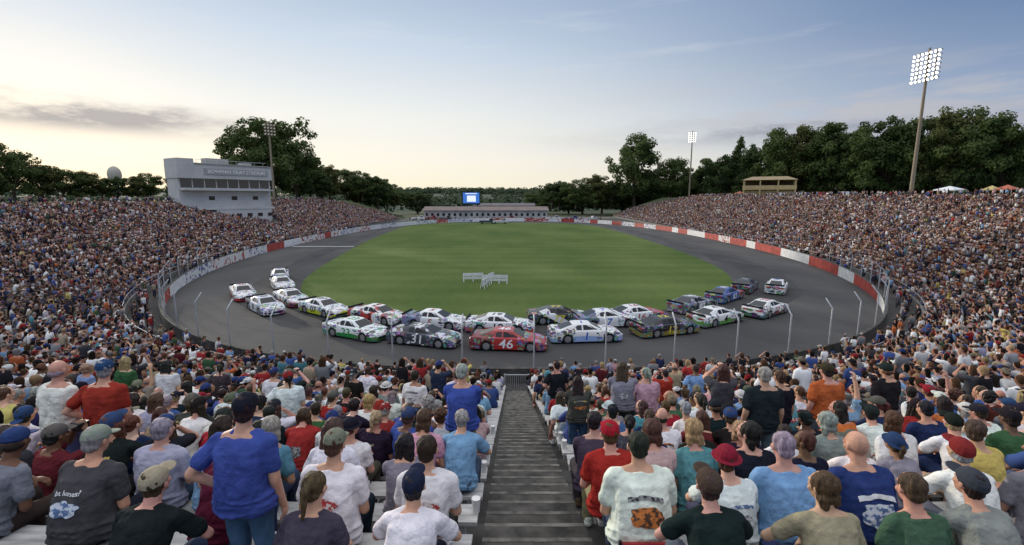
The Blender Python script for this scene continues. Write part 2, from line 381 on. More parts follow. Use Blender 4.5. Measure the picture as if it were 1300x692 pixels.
for s_ in(Ls,Rs):
    pw_=strip("parapet_wall",s_,-.18,-.005,-.1,Z0+.35,mConc,"low stained concrete parapet wall before the stand","wall")
    fb=B()
    for i in s_[::3]:
        q=base[i]-bn[i]*.09;fb.cap((q[0],q[1],Z0+.3),(q[0],q[1],Z0+.95),.022,.022,6,False)
    for a,b_ in zip(s_[::3],s_[3::3]):
        q=base[a]-bn[a]*.09;q2=base[b_]-bn[b_]*.09;fb.cap((*q,Z0+.92),(*q2,Z0+.92),.022,.022,6,False)
    add_obj("guard_rail",fb.raw("guard_rail",[mSteel]),parent=pw_)
# ---------------------------------------------------------------- benches
bpost=mesh("leg",*(lambda V,F:(box(V,F,(0,0,.19),(.05,.22,.38)),(V,F))[1])([],[]),[mSteel])
for i in range(0,37):
    p=base+bn*(PIT*i+.40);ok=NR>i+.9;z=Z0+RISE*i
    for side in(0,1):
        sel=np.where(ok&((base[:,0]<AX) if side==0 else (base[:,0]>AX)))[0]
        if len(sel)<3:continue
        q=p[sel];n=bn[sel];edge=AX-AW/2-.03 if side==0 else AX+AW/2+.03
        j=-1 if side==0 else 0
        if abs(q[j,0]-AX)<4:
            q=q.copy();q[j]=(edge,Y0-(PIT*i+.40))
            m_=(q[:,0]<=edge+1e-6) if side==0 else (q[:,0]>=edge-1e-6)
            q=q[m_];n=n[m_]
        V=[];F=[]
        for a in range(len(q)):
            for o,h in((-.13,.38),(-.13,.42),(.13,.42),(.13,.38)):V.append((q[a,0]+n[a,0]*o,q[a,1]+n[a,1]*o,z+h))
        for a in range(len(q)-1):
            for c in range(4):F.append((a*4+c,a*4+(c+1)%4,a*4+4+(c+1)%4,a*4+4+c))
        F.append((0,1,2,3));e=(len(q)-1)*4;F.append((e+3,e+2,e+1,e))
        bo=add_obj("bench",mesh("bench",V,F,[mBench]),label="long pale metal plank bench on concrete row",cat="bench",group="bench rows of the grandstand")
        if 12<i<32:
            for c in range(3):
                xx=edge+(-.15-c*1.3 if side==0 else .15+c*1.3);add_obj("leg",bpost,parent=bo,loc=(xx,Y0-(PIT*i+.40),z))
# ---------------------------------------------------------------- track wall
V=[];F=[];I=[]
nw=len(wall);rs_=random.Random(4);segc=[];cur=0
while len(segc)<nw:
    left=wall[len(segc)][0]<0
    if left and rs_.random()<.45:kind=rs_.choice([0,3,4,0]);cur=1
    else:
        kind=rs_.choice([0,0,3,3,4]) if cur else rs_.choice([1,1,5]);cur=1-cur
    segc+= [kind]*rs_.choice([4,6,8,11])
for i in range(nw):
    t=min(1,max(0,(wall[i,1]-30)/40));H=.85+.55*t*t*(3-2*t)
    for o,z in((0,-.05),(0,H),(.28,H),(.28,-.05)):V.append((wall[i,0]+wn[i,0]*o,wall[i,1]+wn[i,1]*o,z))
for i in range(nw):
    j=(i+1)%nw
    for k in range(3):
        F.append((i*4+k,j*4+k,j*4+k+1,i*4+k+1));I.append(segc[i] if k==0 else 2)
add_obj("track_wall",mesh("track_wall",V,F,[mWhite,mRed,mConcD,mAd,mAd2,mAd3],I),label="low concrete wall painted in red and white panels",cat="wall")
idx=[i for i in range(nw) if wall[i,1]<66];sidx=set(idx)
start=[i for i in idx if (i-1)%nw not in sidx][0];order=[(start+k)%nw for k in range(len(idx))]
pw=[(wall[i]+wn[i]*.14,wn[i]) for i in order]
cab=B()
for z in(1.4,2.2,3.0):
    for k in range(0,len(pw)-4,4):cab.cap((*pw[k][0],z),(*pw[k+4][0],z),.005,.005,4,False)
fence=add_obj("catch_fence",cab.raw("catch_fence",[mCable]),label="tall cable catch fence on the track wall",cat="fence")
pb=B();pb.cap((0,0,.8),(0,0,3.2),.05,.045,8);pb.cap((0,0,3.2),(0,.45,3.8),.045,.04,8);pm=pb.raw("post",[mSteel])
for k in range(1,len(pw),4):
    p,n=pw[k];add_obj("post",pm,parent=fence,loc=(p[0],p[1],0),rot=(0,0,math.atan2(-n[1],-n[0])-math.pi/2))
gt=[((-.62,0,.6),(.07,.07,1.3)),((.62,0,.6),(.07,.07,1.3)),((0,0,1.2),(1.24,.05,.06)),((0,0,.25),(1.24,.05,.06))]
for k in range(-5,6):gt.append(((k*.11,0,.72),(.025,.025,.9)))
add_obj("gate",boxmesh("gate",gt,[mSteel]),loc=(AX,Y0+.15,-.02),label="grey steel gate at the foot of the aisle",cat="gate")
# ---------------------------------------------------------------- press box, buildings
def txt_obj(name,s,size,mat,parent,loc,rot,ext=.03,bold=0.0):
    me=textmesh(s,size,ext,0,bold).copy();me.materials.clear();me.materials.append(mat);return add_obj(name,me,parent=parent,loc=loc,rot=rot)
PBX,PBY,PBA=-69.0,115.0,math.radians(-32)
pbx=add_obj("press_box",None,loc=(PBX,PBY,0),rot=(0,0,PBA),label="pale grey boxy press tower with one window band",cat="building")
Lh=10.5
add_obj("wall",boxmesh("wall",[((-.8,0,8.7),(5.0,2*Lh,12.0)),((-.5,0,16.0),(5.8,2*Lh+.4,3.2)),((-.8,0,14.55),(5.2,2*Lh+.05,.3)),((-.6,-Lh+1.6,18.0),(5.9,3.4,1.4)),((.2,0,11.9),(6.6,2*Lh-.6,.35)),((.3,.8,7.6),(7.2,2*Lh-3,.5)),((1.6,2.5,5.2),(4.4,2*Lh-8,4.3))],[mPanel]),parent=pbx)
add_obj("roof",boxmesh("roof",[((-.5,1.7,17.72),(6.2,2*Lh-3.2,.22)),((-1,-1,18.5),(2.4,5,1.3)),((-1,6,18.2),(1.8,2.4,.7))],[mPanelD]),parent=pbx)
for k in range(8):
    y=-Lh+1.6+k*2.56
    add_obj("window",boxmesh("window",[((0,0,0),(.1,2.3,1.9))],[mGlass]),parent=pbx,loc=(1.71,y,13.3))
    if k in(2,4,6):add_obj("window",boxmesh("window",[((0,0,0),(.1,1.3,.9))],[mGlass]),parent=pbx,loc=(1.71,y,10.0))
    if k>3:add_obj("window",boxmesh("window",[((0,0,0),(.1,1.2,.8))],[mGlass]),parent=pbx,loc=(3.82,y-.3,6.0))
sg=add_obj("sign",boxmesh("sign",[((0,0,0),(.12,15,1.4))],[M("sign_grey",(.32,.32,.32,1),.6)]),parent=pbx,loc=(2.46,2.2,16.0))
txt_obj("lettering","BOWMAN GRAY STADIUM",1.12,mWhite,sg,(.1,0,-.03),(math.pi/2,0,math.pi/2),.03,.02)
rb=B()
for k in range(8):rb.cap((2,-Lh+4.0+k*2.2,17.8),(2,-Lh+4.0+k*2.2,18.6),.04,.04,5,False)
rb.cap((2,-Lh+4,18.6),(2,Lh-.8,18.6),.04,.04,5,False);add_obj("railing",rb.raw("railing",[mSteel]),parent=pbx)
def hut(name,loc,s,rot,mw,mr,label,cat,win=5,ov=.4,peak=.8,wf=.45,wh=.3):
    e=add_obj(name,None,loc=loc,rot=(0,0,rot),label=label,cat=cat)
    add_obj("wall",boxmesh("wall",[((0,0,s[2]/2),s)],[mw]),parent=e)
    a,b_=s[0]/2+ov,s[1]/2+ov;z=s[2]
    V=[(-a,-b_,z),(a,-b_,z),(a,b_,z),(-a,b_,z),(-a+.3,0,z+peak),(a-.3,0,z+peak)]
    add_obj("roof",mesh("roof",V,[(0,1,5,4),(2,3,4,5),(1,2,5),(3,0,4),(3,2,1,0)],[mr]),parent=e)
    wm=boxmesh("window",[((0,0,0),(s[0]/win*wf,.1,s[2]*wh))],[mGlass])
    for k in range(win):
        add_obj("window",wm,parent=e,loc=(-s[0]/2+(k+.5)*s[0]/win,-s[1]/2-.02,s[2]*.55))
    return e
hut("field_house",(-12,222,0),(56,11,4.2),0,M("dull_white_wall",(.42,.40,.37,1),.8,.25,.3),M("field_roof",(.20,.15,.13,1),.7,.2,.4),"long low muted field house with brown roof","building",22,.8,1.7)
hut("field_house_annex",(-4,240,0),(30,9,6.0),0,mTan,mRoof,"tan block behind the field house","building",10,.6,1.2)
hut("concession_stand",(-97,84,8.6),(17,6,2.3),math.radians(-35),mWhite,mRoof,"low white concession building on the bank","building",5,.6,.4)
hut("concession_stand",(-93,66,8.5),(13,5,2.0),math.radians(-40),mTan,mRoof,"low tan concession building on the bank","building",4,.6,.4)
mTy=M("tan_yellow_timber",(.46,.34,.17,1),.8,.15,.6);mTr=M("tan_roof",(.32,.24,.14,1),.8,.15,.6)
pvn=add_obj("pavilion",None,loc=(99,185,9.6),rot=(0,0,math.radians(-28)),label="tan two level timber stand with hip roof",cat="pavilion")
V=[(-9.3,-5.3,7.0),(9.3,-5.3,7.0),(9.3,5.3,7.0),(-9.3,5.3,7.0),(-6,0,8.4),(6,0,8.4)]
add_obj("roof",mesh("roof",V,[(0,1,5,4),(2,3,4,5),(1,2,5),(3,0,4),(3,2,1,0)],[mTr]),parent=pvn)
for a in(-8.6,-3,3,8.6):
    for b_ in(-4.8,4.8):add_obj("post",boxmesh("post",[((0,0,3.5),(.45,.45,7.0))],[mTy]),parent=pvn,loc=(a,b_,0))
add_obj("deck",boxmesh("deck",[((0,0,3.6),(18,10,.5)),((0,-4.95,4.4),(18,.12,1.1)),((0,.5,1.5),(16.5,8,3.2))],[mTy]),parent=pvn)
add_obj("back_wall",boxmesh("back_wall",[((0,3.5,5.3),(16,.2,3.0))],[mBark]),parent=pvn)
sb=add_obj("scoreboard",None,loc=(-19.5,229,0),label="large video scoreboard on steel posts",cat="scoreboard")
add_obj("frame",boxmesh("frame",[((0,0,9.6),(8.6,.8,6.2)),((-3,0,3.5),(.5,.5,7)),((3,0,3.5),(.5,.5,7))],[mDark]),parent=sb)
mS1=M("screen_blue",(.05,.2,.6,1),.4,.3,emit=L(60,105,180),es=.6);mS2=M("screen_white",(.8,.8,.8,1),.4,.2,1.2,emit=L(215,225,235),es=.75)
add_obj("screen",boxmesh("screen",[((0,-.45,9.8),(7.8,.06,5.0)),((.1,-.5,9.4),(4.2,.06,2.9)),((0,-.5,11.8),(5.5,.06,.4))],[mS1,mS2],[0,1,1]),parent=sb)
mTent={k:M("tent_"+k,c,.7,.1) for k,c in dict(white=(.70,.70,.70,1),red=(.42,.12,.07,1),yellow=(.45,.36,.14,1)).items()}
def tent(x,y,z,s,c,rot=0):
    e=add_obj("canopy_tent",None,loc=(x,y,z),rot=(0,0,rot),label=c+" pop-up canopy tent on the bank",cat="tent",group="canopy tents on the bank")
    a=s/2;V=[(-a,-a,1.9),(a,-a,1.9),(a,a,1.9),(-a,a,1.9),(-a,-a,2.1),(a,-a,2.1),(a,a,2.1),(-a,a,2.1),(0,0,2.9)]
    add_obj("canopy",mesh("canopy",V,[(0,1,5,4),(1,2,6,5),(2,3,7,6),(3,0,4,7),(4,5,8),(5,6,8),(6,7,8),(7,4,8)],[mTent[c]]),parent=e)
    lm=boxmesh("leg",[((0,0,.95),(.06,.06,1.9))],[mSteel])
    for p in((-1,-1),(1,-1),(1,1),(-1,1)):add_obj("leg",lm,parent=e,loc=(p[0]*(a-.05),p[1]*(a-.05),0))
for x,y,c,s in((94,103,'white',4),(95,92,'red',2.6),(97,204,'red',3),(98,98,'yellow',2.2)):tent(x,y,9.7,s,c,.3)
wt=add_obj("water_tank",None,loc=(-235,285,0),label="pale beige domed water tank above the trees",cat="water tank")
tb_=B();tb_.cap((0,0,0),(0,0,20),1.6,1.6,16,False);tb_.ell((0,0,23.2),(3.6,3.6,5.0));add_obj("tank",tb_.raw("tank",[M("beige_tank",(.42,.38,.32,1),.7)],True,60),parent=wt)
# ---------------------------------------------------------------- flood lights
mLamp=M("lit_lamp",(1,1,1,1),.4,0,emit=(1,.95,.84,1),es=4);mLamp0=M("unlit_lamp",(.5,.5,.5,1),.3,0,emit=(1,.8,.6,1),es=.2);mPole=M("pole_steel",(.24,.19,.13,1),.6,.15)
lb=B();lb.cap((0,0,0),(0,.28,0),.12,.36,12,False);lhm=lb.raw("lamp_housing",[M("lamp_housing_grey",(.20,.20,.20,1),.5)])
def facem(m):
    lf=B();lf.cap((0,.285,0),(0,.295,0),.28,.28,12,False);return lf.raw("lamp_face",[m])
lfm=facem(mLamp);lf0=facem(mLamp0)
def flood(x,y,z0,h,rows,cols,label,sp=1.0,lit=True):
    yaw=math.atan2(-(y-90),-(x-2))-math.pi/2+random.uniform(-.03,.03)
    e=add_obj("floodlight_pole",None,loc=(x,y,z0),rot=(0,0,yaw),label=label,cat="floodlight",group="floodlight poles around the stadium")
    b1=B();b1.cap((0,0,0),(0,0,h),.42,.22,12,False);add_obj("pole",b1.raw("pole",[mPole]),parent=e)
    bars=[((0,.2,h-1-r*sp),((cols-1)*sp+.6,.16,.16)) for r in range(rows)]+[((-(cols-1)*sp*.35,.2,h-1-(rows-1)*sp/2),(.14,.14,rows*sp)),(((cols-1)*sp*.35,.2,h-1-(rows-1)*sp/2),(.14,.14,rows*sp))]
    add_obj("crossarm",boxmesh("crossarm",bars,[mPole]),parent=e)
    for r in range(rows):
        for c in range(cols):
            q=add_obj("lamp",lhm,parent=e,loc=((c-(cols-1)/2)*sp,.35,h-1-r*sp),rot=(math.radians(-28),0,0))
            add_obj("lamp_face",lfm if lit else lf0,parent=q)
flood(87.0,104.5,9.6,31.3,7,7,"tall brown floodlight pole with lit lamp rack",.88)
flood(88,238,9.0,33,5,4,"tall floodlight pole with lit lamps",1.0)
flood(-79.5,160,8.6,26,4,4,"floodlight pole with dim lamps beside the trees",1.0,False)
# ---------------------------------------------------------------- trees
def tree_meshes(seed,H,Wd,leafmat,kind='oak',n=10000,ls=.36):
    r=np.random.default_rng(seed);tr=B();cl=[]
    if kind=='conifer':
        tr.cap((0,0,0),(0,0,H*.95),H*.018,.05,8,False)
        for k in range(52):
            t=(k+.5)/52;z=H*(.10+.88*t);R=Wd*.5*(1-t)**.75*r.uniform(.75,1.15)+.3;a=r.uniform(0,6.28)
            tr.cap((0,0,z),(math.cos(a)*R*.9,math.sin(a)*R*.9,z-R*.12),.09,.03,5,False)
            for s in(.25,.55,.85):cl.append(((math.cos(a)*R*s,math.sin(a)*R*s,z-R*.12*s),(R*.34+.35,R*.34+.35,.6+R*.14)))
    else:
        th=H*r.uniform(.20,.27);tr.cap((0,0,-.3),(r.uniform(-.4,.4),r.uniform(-.4,.4),th),H*.028,H*.021,9,False)
        nl=14
        for k in range(nl):
            a=k*2.4+r.uniform(-.4,.4);t=(k+.5)/nl;z=H*(.24+.62*t);prof_=math.sin(math.pi*min(1,.18+.72*t))**.6
            R=Wd*.5*prof_*r.uniform(.65,1.0)*.78
            e=Vector((math.cos(a)*R,math.sin(a)*R,z+r.uniform(-.06,.1)*H));m_=Vector((e.x*.4,e.y*.4,th+(e.z-th)*.55))
            tr.cap((0,0,th*.9),m_,H*.014,H*.009,7,False);tr.cap(m_,e,H*.009,H*.003,6,False)
            for q in range(r.integers(4,7)):
                o=r.normal(size=3)*Wd*.09;rad=Wd*r.uniform(.065,.135);c=(e.x+o[0],e.y+o[1],min(e.z+o[2]*.8,H-rad*.7))
                tr.cap(e,c,H*.003,H*.0015,5,False);cl.append((c,(rad,rad,rad*.75)))
        for q in range(10):
            rad=Wd*r.uniform(.11,.16);c=(r.normal()*Wd*.13,r.normal()*Wd*.13,H*r.uniform(.38,.84));cl.append((c,(rad,rad,rad*.8)))
    wts=np.array([c[1][0]**2 for c in cl]);wts/=wts.sum();ch=r.choice(len(cl),n,p=wts)
    C=np.array([c[0] for c in cl])[ch];Rr=np.array([c[1] for c in cl])[ch]
    d=r.normal(size=(n,3));d/=np.linalg.norm(d,axis=1)[:,None];d*=(r.uniform(.3,1.15,n)**.5)[:,None]
    P=C+d*Rr
    nr=d+r.normal(size=(n,3))*.45+np.array([0,0,.45]);nr/=np.linalg.norm(nr,axis=1)[:,None]
    a=np.cross(nr,r.normal(size=(n,3)));a/=np.linalg.norm(a,axis=1)[:,None];b_=np.cross(nr,a);s=(ls*r.uniform(.6,1.4,n))[:,None]
    V=np.stack([P-a*s,P-b_*s*.6,P+a*s,P+b_*s*.6],1).reshape(-1,3);T=np.arange(n*4).reshape(-1,4)
    return tr.raw("trunk",[mBark]),big_mesh("crown",V,T,[leafmat])
TV=[tree_meshes(11,20,17,mLeaf[0]),tree_meshes(12,20,15,mLeaf[1]),tree_meshes(13,20,19,mLeaf[0],n=11500),tree_meshes(14,20,14,mLeaf[2]),tree_meshes(15,20,10,mLeaf[1],'conifer',9500,.30),tree_meshes(16,20,13,mLeaf[0])]
TL=["tall oak tree with uneven green crown","dense green broadleaf tree","wide spreading green tree","broadleaf tree with yellowish green foliage","pointed dark evergreen tree","slim green broadleaf tree"]
def tree(x,y,z,H,v,wd=1.0):
    nm="evergreen_tree" if v==4 else "broadleaf_tree"
    s=H/20;e=add_obj(nm,None,loc=(x,y,z),rot=(0,0,random.uniform(0,6.28)),scale=(s*wd,s*wd,s),label=TL[v],cat="tree",group="trees around the stadium")
    add_obj("trunk",TV[v][0],parent=e);add_obj("crown",TV[v][1],parent=e)
def treeat(az,top,zd,v,wd=1.0,z0=8.5):
    x=az*zd;H=top*zd+CAMH-z0;tree(x,zd*1.01,z0,H,v,wd)
for az_,tp,zd,v,wd in [(.085,.028,275,1,1.6),(.10,.035,268,1,1.3),(.135,.036,255,0,1.4),(.175,.048,262,3,1.2),(.21,.036,270,1,1.3),(.258,.132,262,0,.85),(.30,.06,268,1,1.1),(.335,.085,260,2,.85),(.375,.06,268,5,1.2),(.41,.08,262,5,1.0),
 (.445,.09,240,1,1),(.475,.125,235,4,1.0),(.50,.11,220,4,1.1),(.525,.11,214,1,.95),(.56,.14,205,0,.9),(.60,.15,200,3,.85),(.64,.14,195,2,.8),(.675,.15,188,5,1),(.705,.12,184,1,1),(.74,.145,178,0,.85),(.785,.17,175,1,.85),(.825,.145,172,5,1),(.86,.165,168,0,.85),
 (.905,.18,162,3,.8),(.95,.185,158,0,.85),(.99,.165,155,1,.85),(1.03,.15,152,2,.85),(1.075,.14,150,1,.9),(1.12,.14,148,0,.9),(1.17,.13,146,1,.9),
 (.40,.05,275,1,1.6),(.46,.06,262,1,1.6),(.52,.075,245,1,1.5),(.57,.085,235,1,1.4),(.62,.09,226,0,1.4),(.66,.085,220,1,1.4),(.71,.09,212,5,1.5),(.76,.09,205,1,1.4),(.80,.10,200,0,1.4),(.84,.09,195,1,1.4),(.88,.10,190,5,1.5),(.92,.10,188,1,1.4),(.96,.10,184,0,1.5),(1.0,.09,180,1,1.4),(.49,.06,250,1,1.4),(1.04,.09,175,5,1.4),(1.08,.09,170,1,1.3),
 (.15,.018,285,1,1.8),(.19,.02,290,0,1.8),(.235,.03,285,1,1.7),(.28,.03,285,0,1.7),(.33,.03,285,1,1.7),(.12,.012,290,1,1.9),(.06,.012,295,0,1.9),
 (-.20,.012,285,1,1.9),(-.235,.016,275,0,1.8),(-.27,.02,262,1,1.7),(-.30,.025,255,0,1.7),(-.25,.010,255,3,1.6),
 (-.50,.165,182,2,1.12),(-.555,.145,186,0,.9),(-.455,.11,196,1,.95),(-.425,.08,215,0,1.1),(-.385,.066,226,3,1.1),(-.35,.06,238,2,1.2),(-.315,.05,232,0,1.25),(-.285,.045,240,1,1.4),(-.265,.033,250,5,1.3),(-.60,.07,190,1,1.2),(-.40,.05,215,1,1.5),(-.45,.06,210,0,1.4),(-.53,.08,200,1,1.3),(-.33,.035,250,1,1.6),
 (-1.10,.095,168,3,1.1),(-1.05,.11,165,0,1.0),(-.99,.07,172,3,1.2),(-.945,.06,178,2,1.2),(-.90,.055,184,3,1.2),(-.865,.045,190,0,1.3),(-.83,.044,194,1,1.3),(-.79,.045,196,3,1.2),(-.765,.05,200,0,1.2),(-1.15,.09,165,0,1.1),(-.70,.045,205,1,1.3),(-.66,.04,200,0,1.3)]:
    treeat(az_,tp,zd,v,wd,8.5 if zd<240 else (4.0 if zd<276 else 0.0))
# distant hills and wood
V=[];F=[];xs=np.linspace(-1400,1400,90)
rows_=[(330,0),(520,3),(700,12),(950,20),(1400,31),(2200,26)]
for k,(yy,hh) in enumerate(rows_):
    for j,x in enumerate(xs):
        V.append((x*(1+k*.25),yy,max(-.3,hh+ (hh*.35)*math.sin(x*.006+k*1.7)+hh*.2*math.sin(x*.017+k)) if hh else -.3))
for k in range(len(rows_)-1):
    for j in range(len(xs)-1):
        a=k*90+j;F.append((a,a+1,a+91,a+90))
add_obj("hills",mesh("hills",V,F,[M("hill_wood",(.040,.055,.032,1),.9,.3,.02,c2=(.06,.075,.045,1))],smooth=True),kind="structure",label="low wooded hills on the horizon",cat="hills")
r=np.random.default_rng(5);n=3000;k=40
cx=r.uniform(-900,900,n);cy=r.uniform(330,1100,n);hh=np.interp(cy,[p[0] for p in rows_],[p[1] for p in rows_]);R=r.uniform(4,8,n)
P=np.stack([cx,cy,hh+R*.5],1);P=np.repeat(P,k,0);Rr=np.repeat(R,k)
d=r.normal(size=(n*k,3));d/=np.linalg.norm(d,axis=1)[:,None];P=P+d*Rr[:,None]*np.array([1,1,.7])
nr=d+r.normal(size=d.shape)*.2+np.array([0,-.2,.4]);nr/=np.linalg.norm(nr,axis=1)[:,None];a=np.cross(nr,r.normal(size=d.shape));a/=np.linalg.norm(a,axis=1)[:,None];b_=np.cross(nr,a);s=(Rr*.26)[:,None]
V=np.stack([P-a*s,P-b_*s*.7,P+a*s,P+b_*s*.7],1).reshape(-1,3)
add_obj("distant_wood",big_mesh("distant_wood",V,np.arange(len(V)).reshape(-1,4),[M("far_foliage",(.036,.052,.028,1),.95,.3,.02,c2=(.062,.080,.042,1),spec=.05)]),kind="stuff",label="distant wooded hillside of green trees",cat="wood")
# ---------------------------------------------------------------- cars
mTyre=M("tyre_rubber",(.015,.015,.015,1),.8,.1);mRim=M("wheel_rim",(.35,.35,.36,1),.35,.1,metal=.6)
mHL=M("headlight_lens",(.6,.62,.62,1),.15,.1);mTL=M("taillight_lens",(.35,.02,.02,1),.3,.1)
def livery(i,a,b_,mode):
    m=bpy.data.materials.new("livery_paint");m.use_nodes=True;nt=m.node_tree;N=nt.nodes;K=nt.links;bs=N["Principled BSDF"]
    bs.inputs["Roughness"].default_value=.35;bs.inputs["Coat Weight"].default_value=.2
    tc=N.new("ShaderNodeTexCoord");sx=N.new("ShaderNodeSeparateXYZ");K.new(tc.outputs["Object"],sx.inputs[0])
    def mt(op,x,y=None):
        n=N.new("ShaderNodeMath");n.operation=op
        for q,v in enumerate((x,y)):
            if v is None:continue
            if isinstance(v,(int,float)):n.inputs[q].default_value=v
            else:K.new(v,n.inputs[q])
        return n.outputs[0]
    ml=N.new("ShaderNodeMapping");ml.inputs["Location"].default_value=(i*2.7,i*.9,0);K.new(tc.outputs["Object"],ml.inputs[0])
    nz=N.new("ShaderNodeTexNoise");nz.inputs["Scale"].default_value=1.3;nz.inputs["Detail"].default_value=1;K.new(ml.outputs[0],nz.inputs["Vector"])
    wob=mt('MULTIPLY',mt('SUBTRACT',nz.outputs[0],.5),1.0)
    xx,yy,zz=sx.outputs
    if mode==0:mask=mt('LESS_THAN',mt('ADD',zz,mt('MULTIPLY',wob,.5)),.46)
    elif mode==1:mask=mt('LESS_THAN',mt('ADD',xx,wob),-1.0)
    elif mode==2:mask=mt('GREATER_THAN',mt('ADD',xx,wob),.9)
    elif mode==3:mask=mt('GREATER_THAN',mt('SINE',mt('ADD',mt('MULTIPLY',xx,2.2),mt('MULTIPLY',zz,4))),.45)
    else:mask=mt('GREATER_THAN',mt('ADD',nz.outputs[0],0),.53)
    mx=N.new("ShaderNodeMix");mx.data_type='RGBA';K.new(mask,mx.inputs[0]);mx.inputs[6].default_value=L(a);mx.inputs[7].default_value=L(b_)
    src=mx.outputs[2]
    for (sc_,th,dd,zl,off) in ((2.6,.45,.46,1.05,0),(4.4,.42,.42,1.0,3),(8.0,.48,.38,.92,5)):
        vo=N.new("ShaderNodeTexVoronoi");vo.inputs["Scale"].default_value=sc_;vo.inputs["Randomness"].default_value=.8
        mp=N.new("ShaderNodeMapping");mp.inputs["Location"].default_value=(i*3.1+off,0,i);mp.inputs["Scale"].default_value=(1,.6,1.9);K.new(tc.outputs["Object"],mp.inputs[0]);K.new(mp.outputs[0],vo.inputs["Vector"])
        sc=N.new("ShaderNodeSeparateColor");K.new(vo.outputs["Color"],sc.inputs[0])
        dm=mt('MULTIPLY',mt('GREATER_THAN',sc.outputs[0],th),mt('LESS_THAN',vo.outputs["Distance"],dd))
        dm=mt('MULTIPLY',dm,mt('LESS_THAN',zz,zl));dm=mt('MULTIPLY',dm,mt('GREATER_THAN',mt('ABSOLUTE',mt('ADD',xx,.15)),.72))
        hs=N.new("ShaderNodeCombineColor");hs.mode='HSV';K.new(sc.outputs[1],hs.inputs[0]);hs.inputs[1].default_value=.7;K.new(mt('MULTIPLY',sc.outputs[2],.5),hs.inputs[2])
        m2=N.new("ShaderNodeMix");m2.data_type='RGBA';K.new(dm,m2.inputs[0]);K.new(src,m2.inputs[6]);K.new(hs.outputs[0],m2.inputs[7]);src=m2.outputs[2]
    K.new(src,bs.inputs["Base Color"]);return m
xs=np.linspace(-2.5,2.5,101)
zt=np.interp(xs,[-2.5,-2.42,-2.2,-1.7,-1,.9,1.4,2.0,2.35,2.46,2.5],[.80,.90,.935,.94,.92,.89,.84,.74,.62,.52,.42])
wd_=np.interp(xs,[-2.5,-2.4,-2.1,-1.4,-.6,.4,1.4,2.0,2.3,2.45,2.5],[.84,.92,.97,1.0,.96,.96,.99,.96,.88,.76,.66])
WX=(1.45,-1.38);V=[];F=[]
for k,x in enumerate(xs):
    zb=.13
    for wx in WX:
        if abs(x-wx)<.375:zb=max(zb,.31+math.sqrt(.375**2-(x-wx)**2))
    t=zt[k];W_=wd_[k]
    sec=[(0,zb),(.93*W_,zb),(W_*.995,min(zb+.03,t-.13)),(W_,max(min(zb+.03,t-.13)+.005,(zb+t)/2)) ,(.985*W_,t-.10),(.95*W_,t-.04),(.86*W_,t-.005),(.5*W_,t+.018),(0,t+.025)]
    V+=[(x,y,z) for y,z in sec]+[(x,-y,z) for y,z in sec[-2:0:-1]]
kk=16
for a in range(100):
    for j in range(kk):F.append((a*kk+j,a*kk+(j+1)%kk,a*kk+kk+(j+1)%kk,a*kk+kk+j))
F.append(tuple(range(kk)));F.append(tuple(100*kk+j for j in range(kk))[::-1])
carbody=mesh("body",V,F,[mWhite],None,True,35)
bot=[(1.05,.68,.87),(.55,.82,.87),(-1.0,.82,.9),(-1.95,.66,.92)];top=[(.30,.52,1.235),(.02,.585,1.26),(-.65,.585,1.265),(-.95,.54,1.245)]
def hull():
    V=[];F=[]
    for s in(1,-1):
        for p in bot:V.append((p[0],p[1]*s,p[2]))
        for p in top:V.append((p[0],p[1]*s,p[2]))
    for o,rv in((0,False),(8,True)):
        for j in range(3):
            q=(o+j,o+j+1,o+4+j+1,o+4+j);F.append(q if not rv else q[::-1])
    for j in range(3):F.append((4+j,4+j+1,12+j+1,12+j))
    F.append((0,4,12,8));F.append((3,11,15,7));return V,F
roofm=mesh("roof",*hull(),[mWhite])
def panel(name,c4,off,mat):
    c=[Vector(p) for p in c4];n=(c[1]-c[0]).cross(c[3]-c[0]).normalized();m_=sum(c,Vector())/4
    if n.dot(m_-Vector((-.3,0,.9)))<0:n=-n
    V=[p+n*off for p in c]+[p-n*.01 for p in c];return mesh(name,V,[(0,1,2,3),(0,4,5,1),(1,5,6,2),(2,6,7,3),(3,7,4,0)],[mat])
def lerp(a,b_,t):return tuple(a[i]+(b_[i]-a[i])*t for i in range(3))
bF,tF,bR,tR=bot[0],top[0],bot[3],top[3];mir=lambda p:(p[0],-p[1],p[2])
def inset(q,t):
    c=tuple(sum(p[i] for p in q)/4 for i in range(3));return [lerp(p,c,t) for p in q]
mCG=M("car_glass",(.012,.013,.015,1),.2,.1,spec=.35)
wsm=panel("windshield",inset([bF,tF,mir(tF),mir(bF)],.07),.012,mCG)
rwm=panel("rear_window",inset([bR,tR,mir(tR),mir(bR)],.12),.012,mCG)
def sp_(x,t):
    yb=np.interp(x,[-1.95,-1,.55,1.05],[.66,.82,.82,.68]);yt=np.interp(x,[-.95,-.65,.02,.3],[.54,.585,.585,.52]);return (x,yb+(yt-yb)*t,.89+(1.25-.89)*t)
sw=[]
for s in(1,-1):
    for q in([(.66,.08),(.12,.88),(-.30,.88),(-.30,.08)],[(-.40,.08),(-.40,.88),(-.66,.88),(-1.12,.08)]):
        pts=[sp_(*e) for e in q];pts=[(p[0],p[1]*s,p[2]) for p in pts];sw.append(panel("side_window",pts,.014,mDark if len(sw)%2==0 else mCG))
def wheelb(L_,n,nm,mt_):
    b=B();b.rings([[Vector((math.cos(t)*r_,y_,math.sin(t)*r_)) for t in np.linspace(0,2*math.pi,n,endpoint=False)] for y_,r_ in L_]);return b.raw(nm,[mt_])
tym=wheelb(((-.13,.25),(-.13,.32),(-.10,.335),(.10,.335),(.13,.32),(.13,.25)),20,"tyre",mTyre)
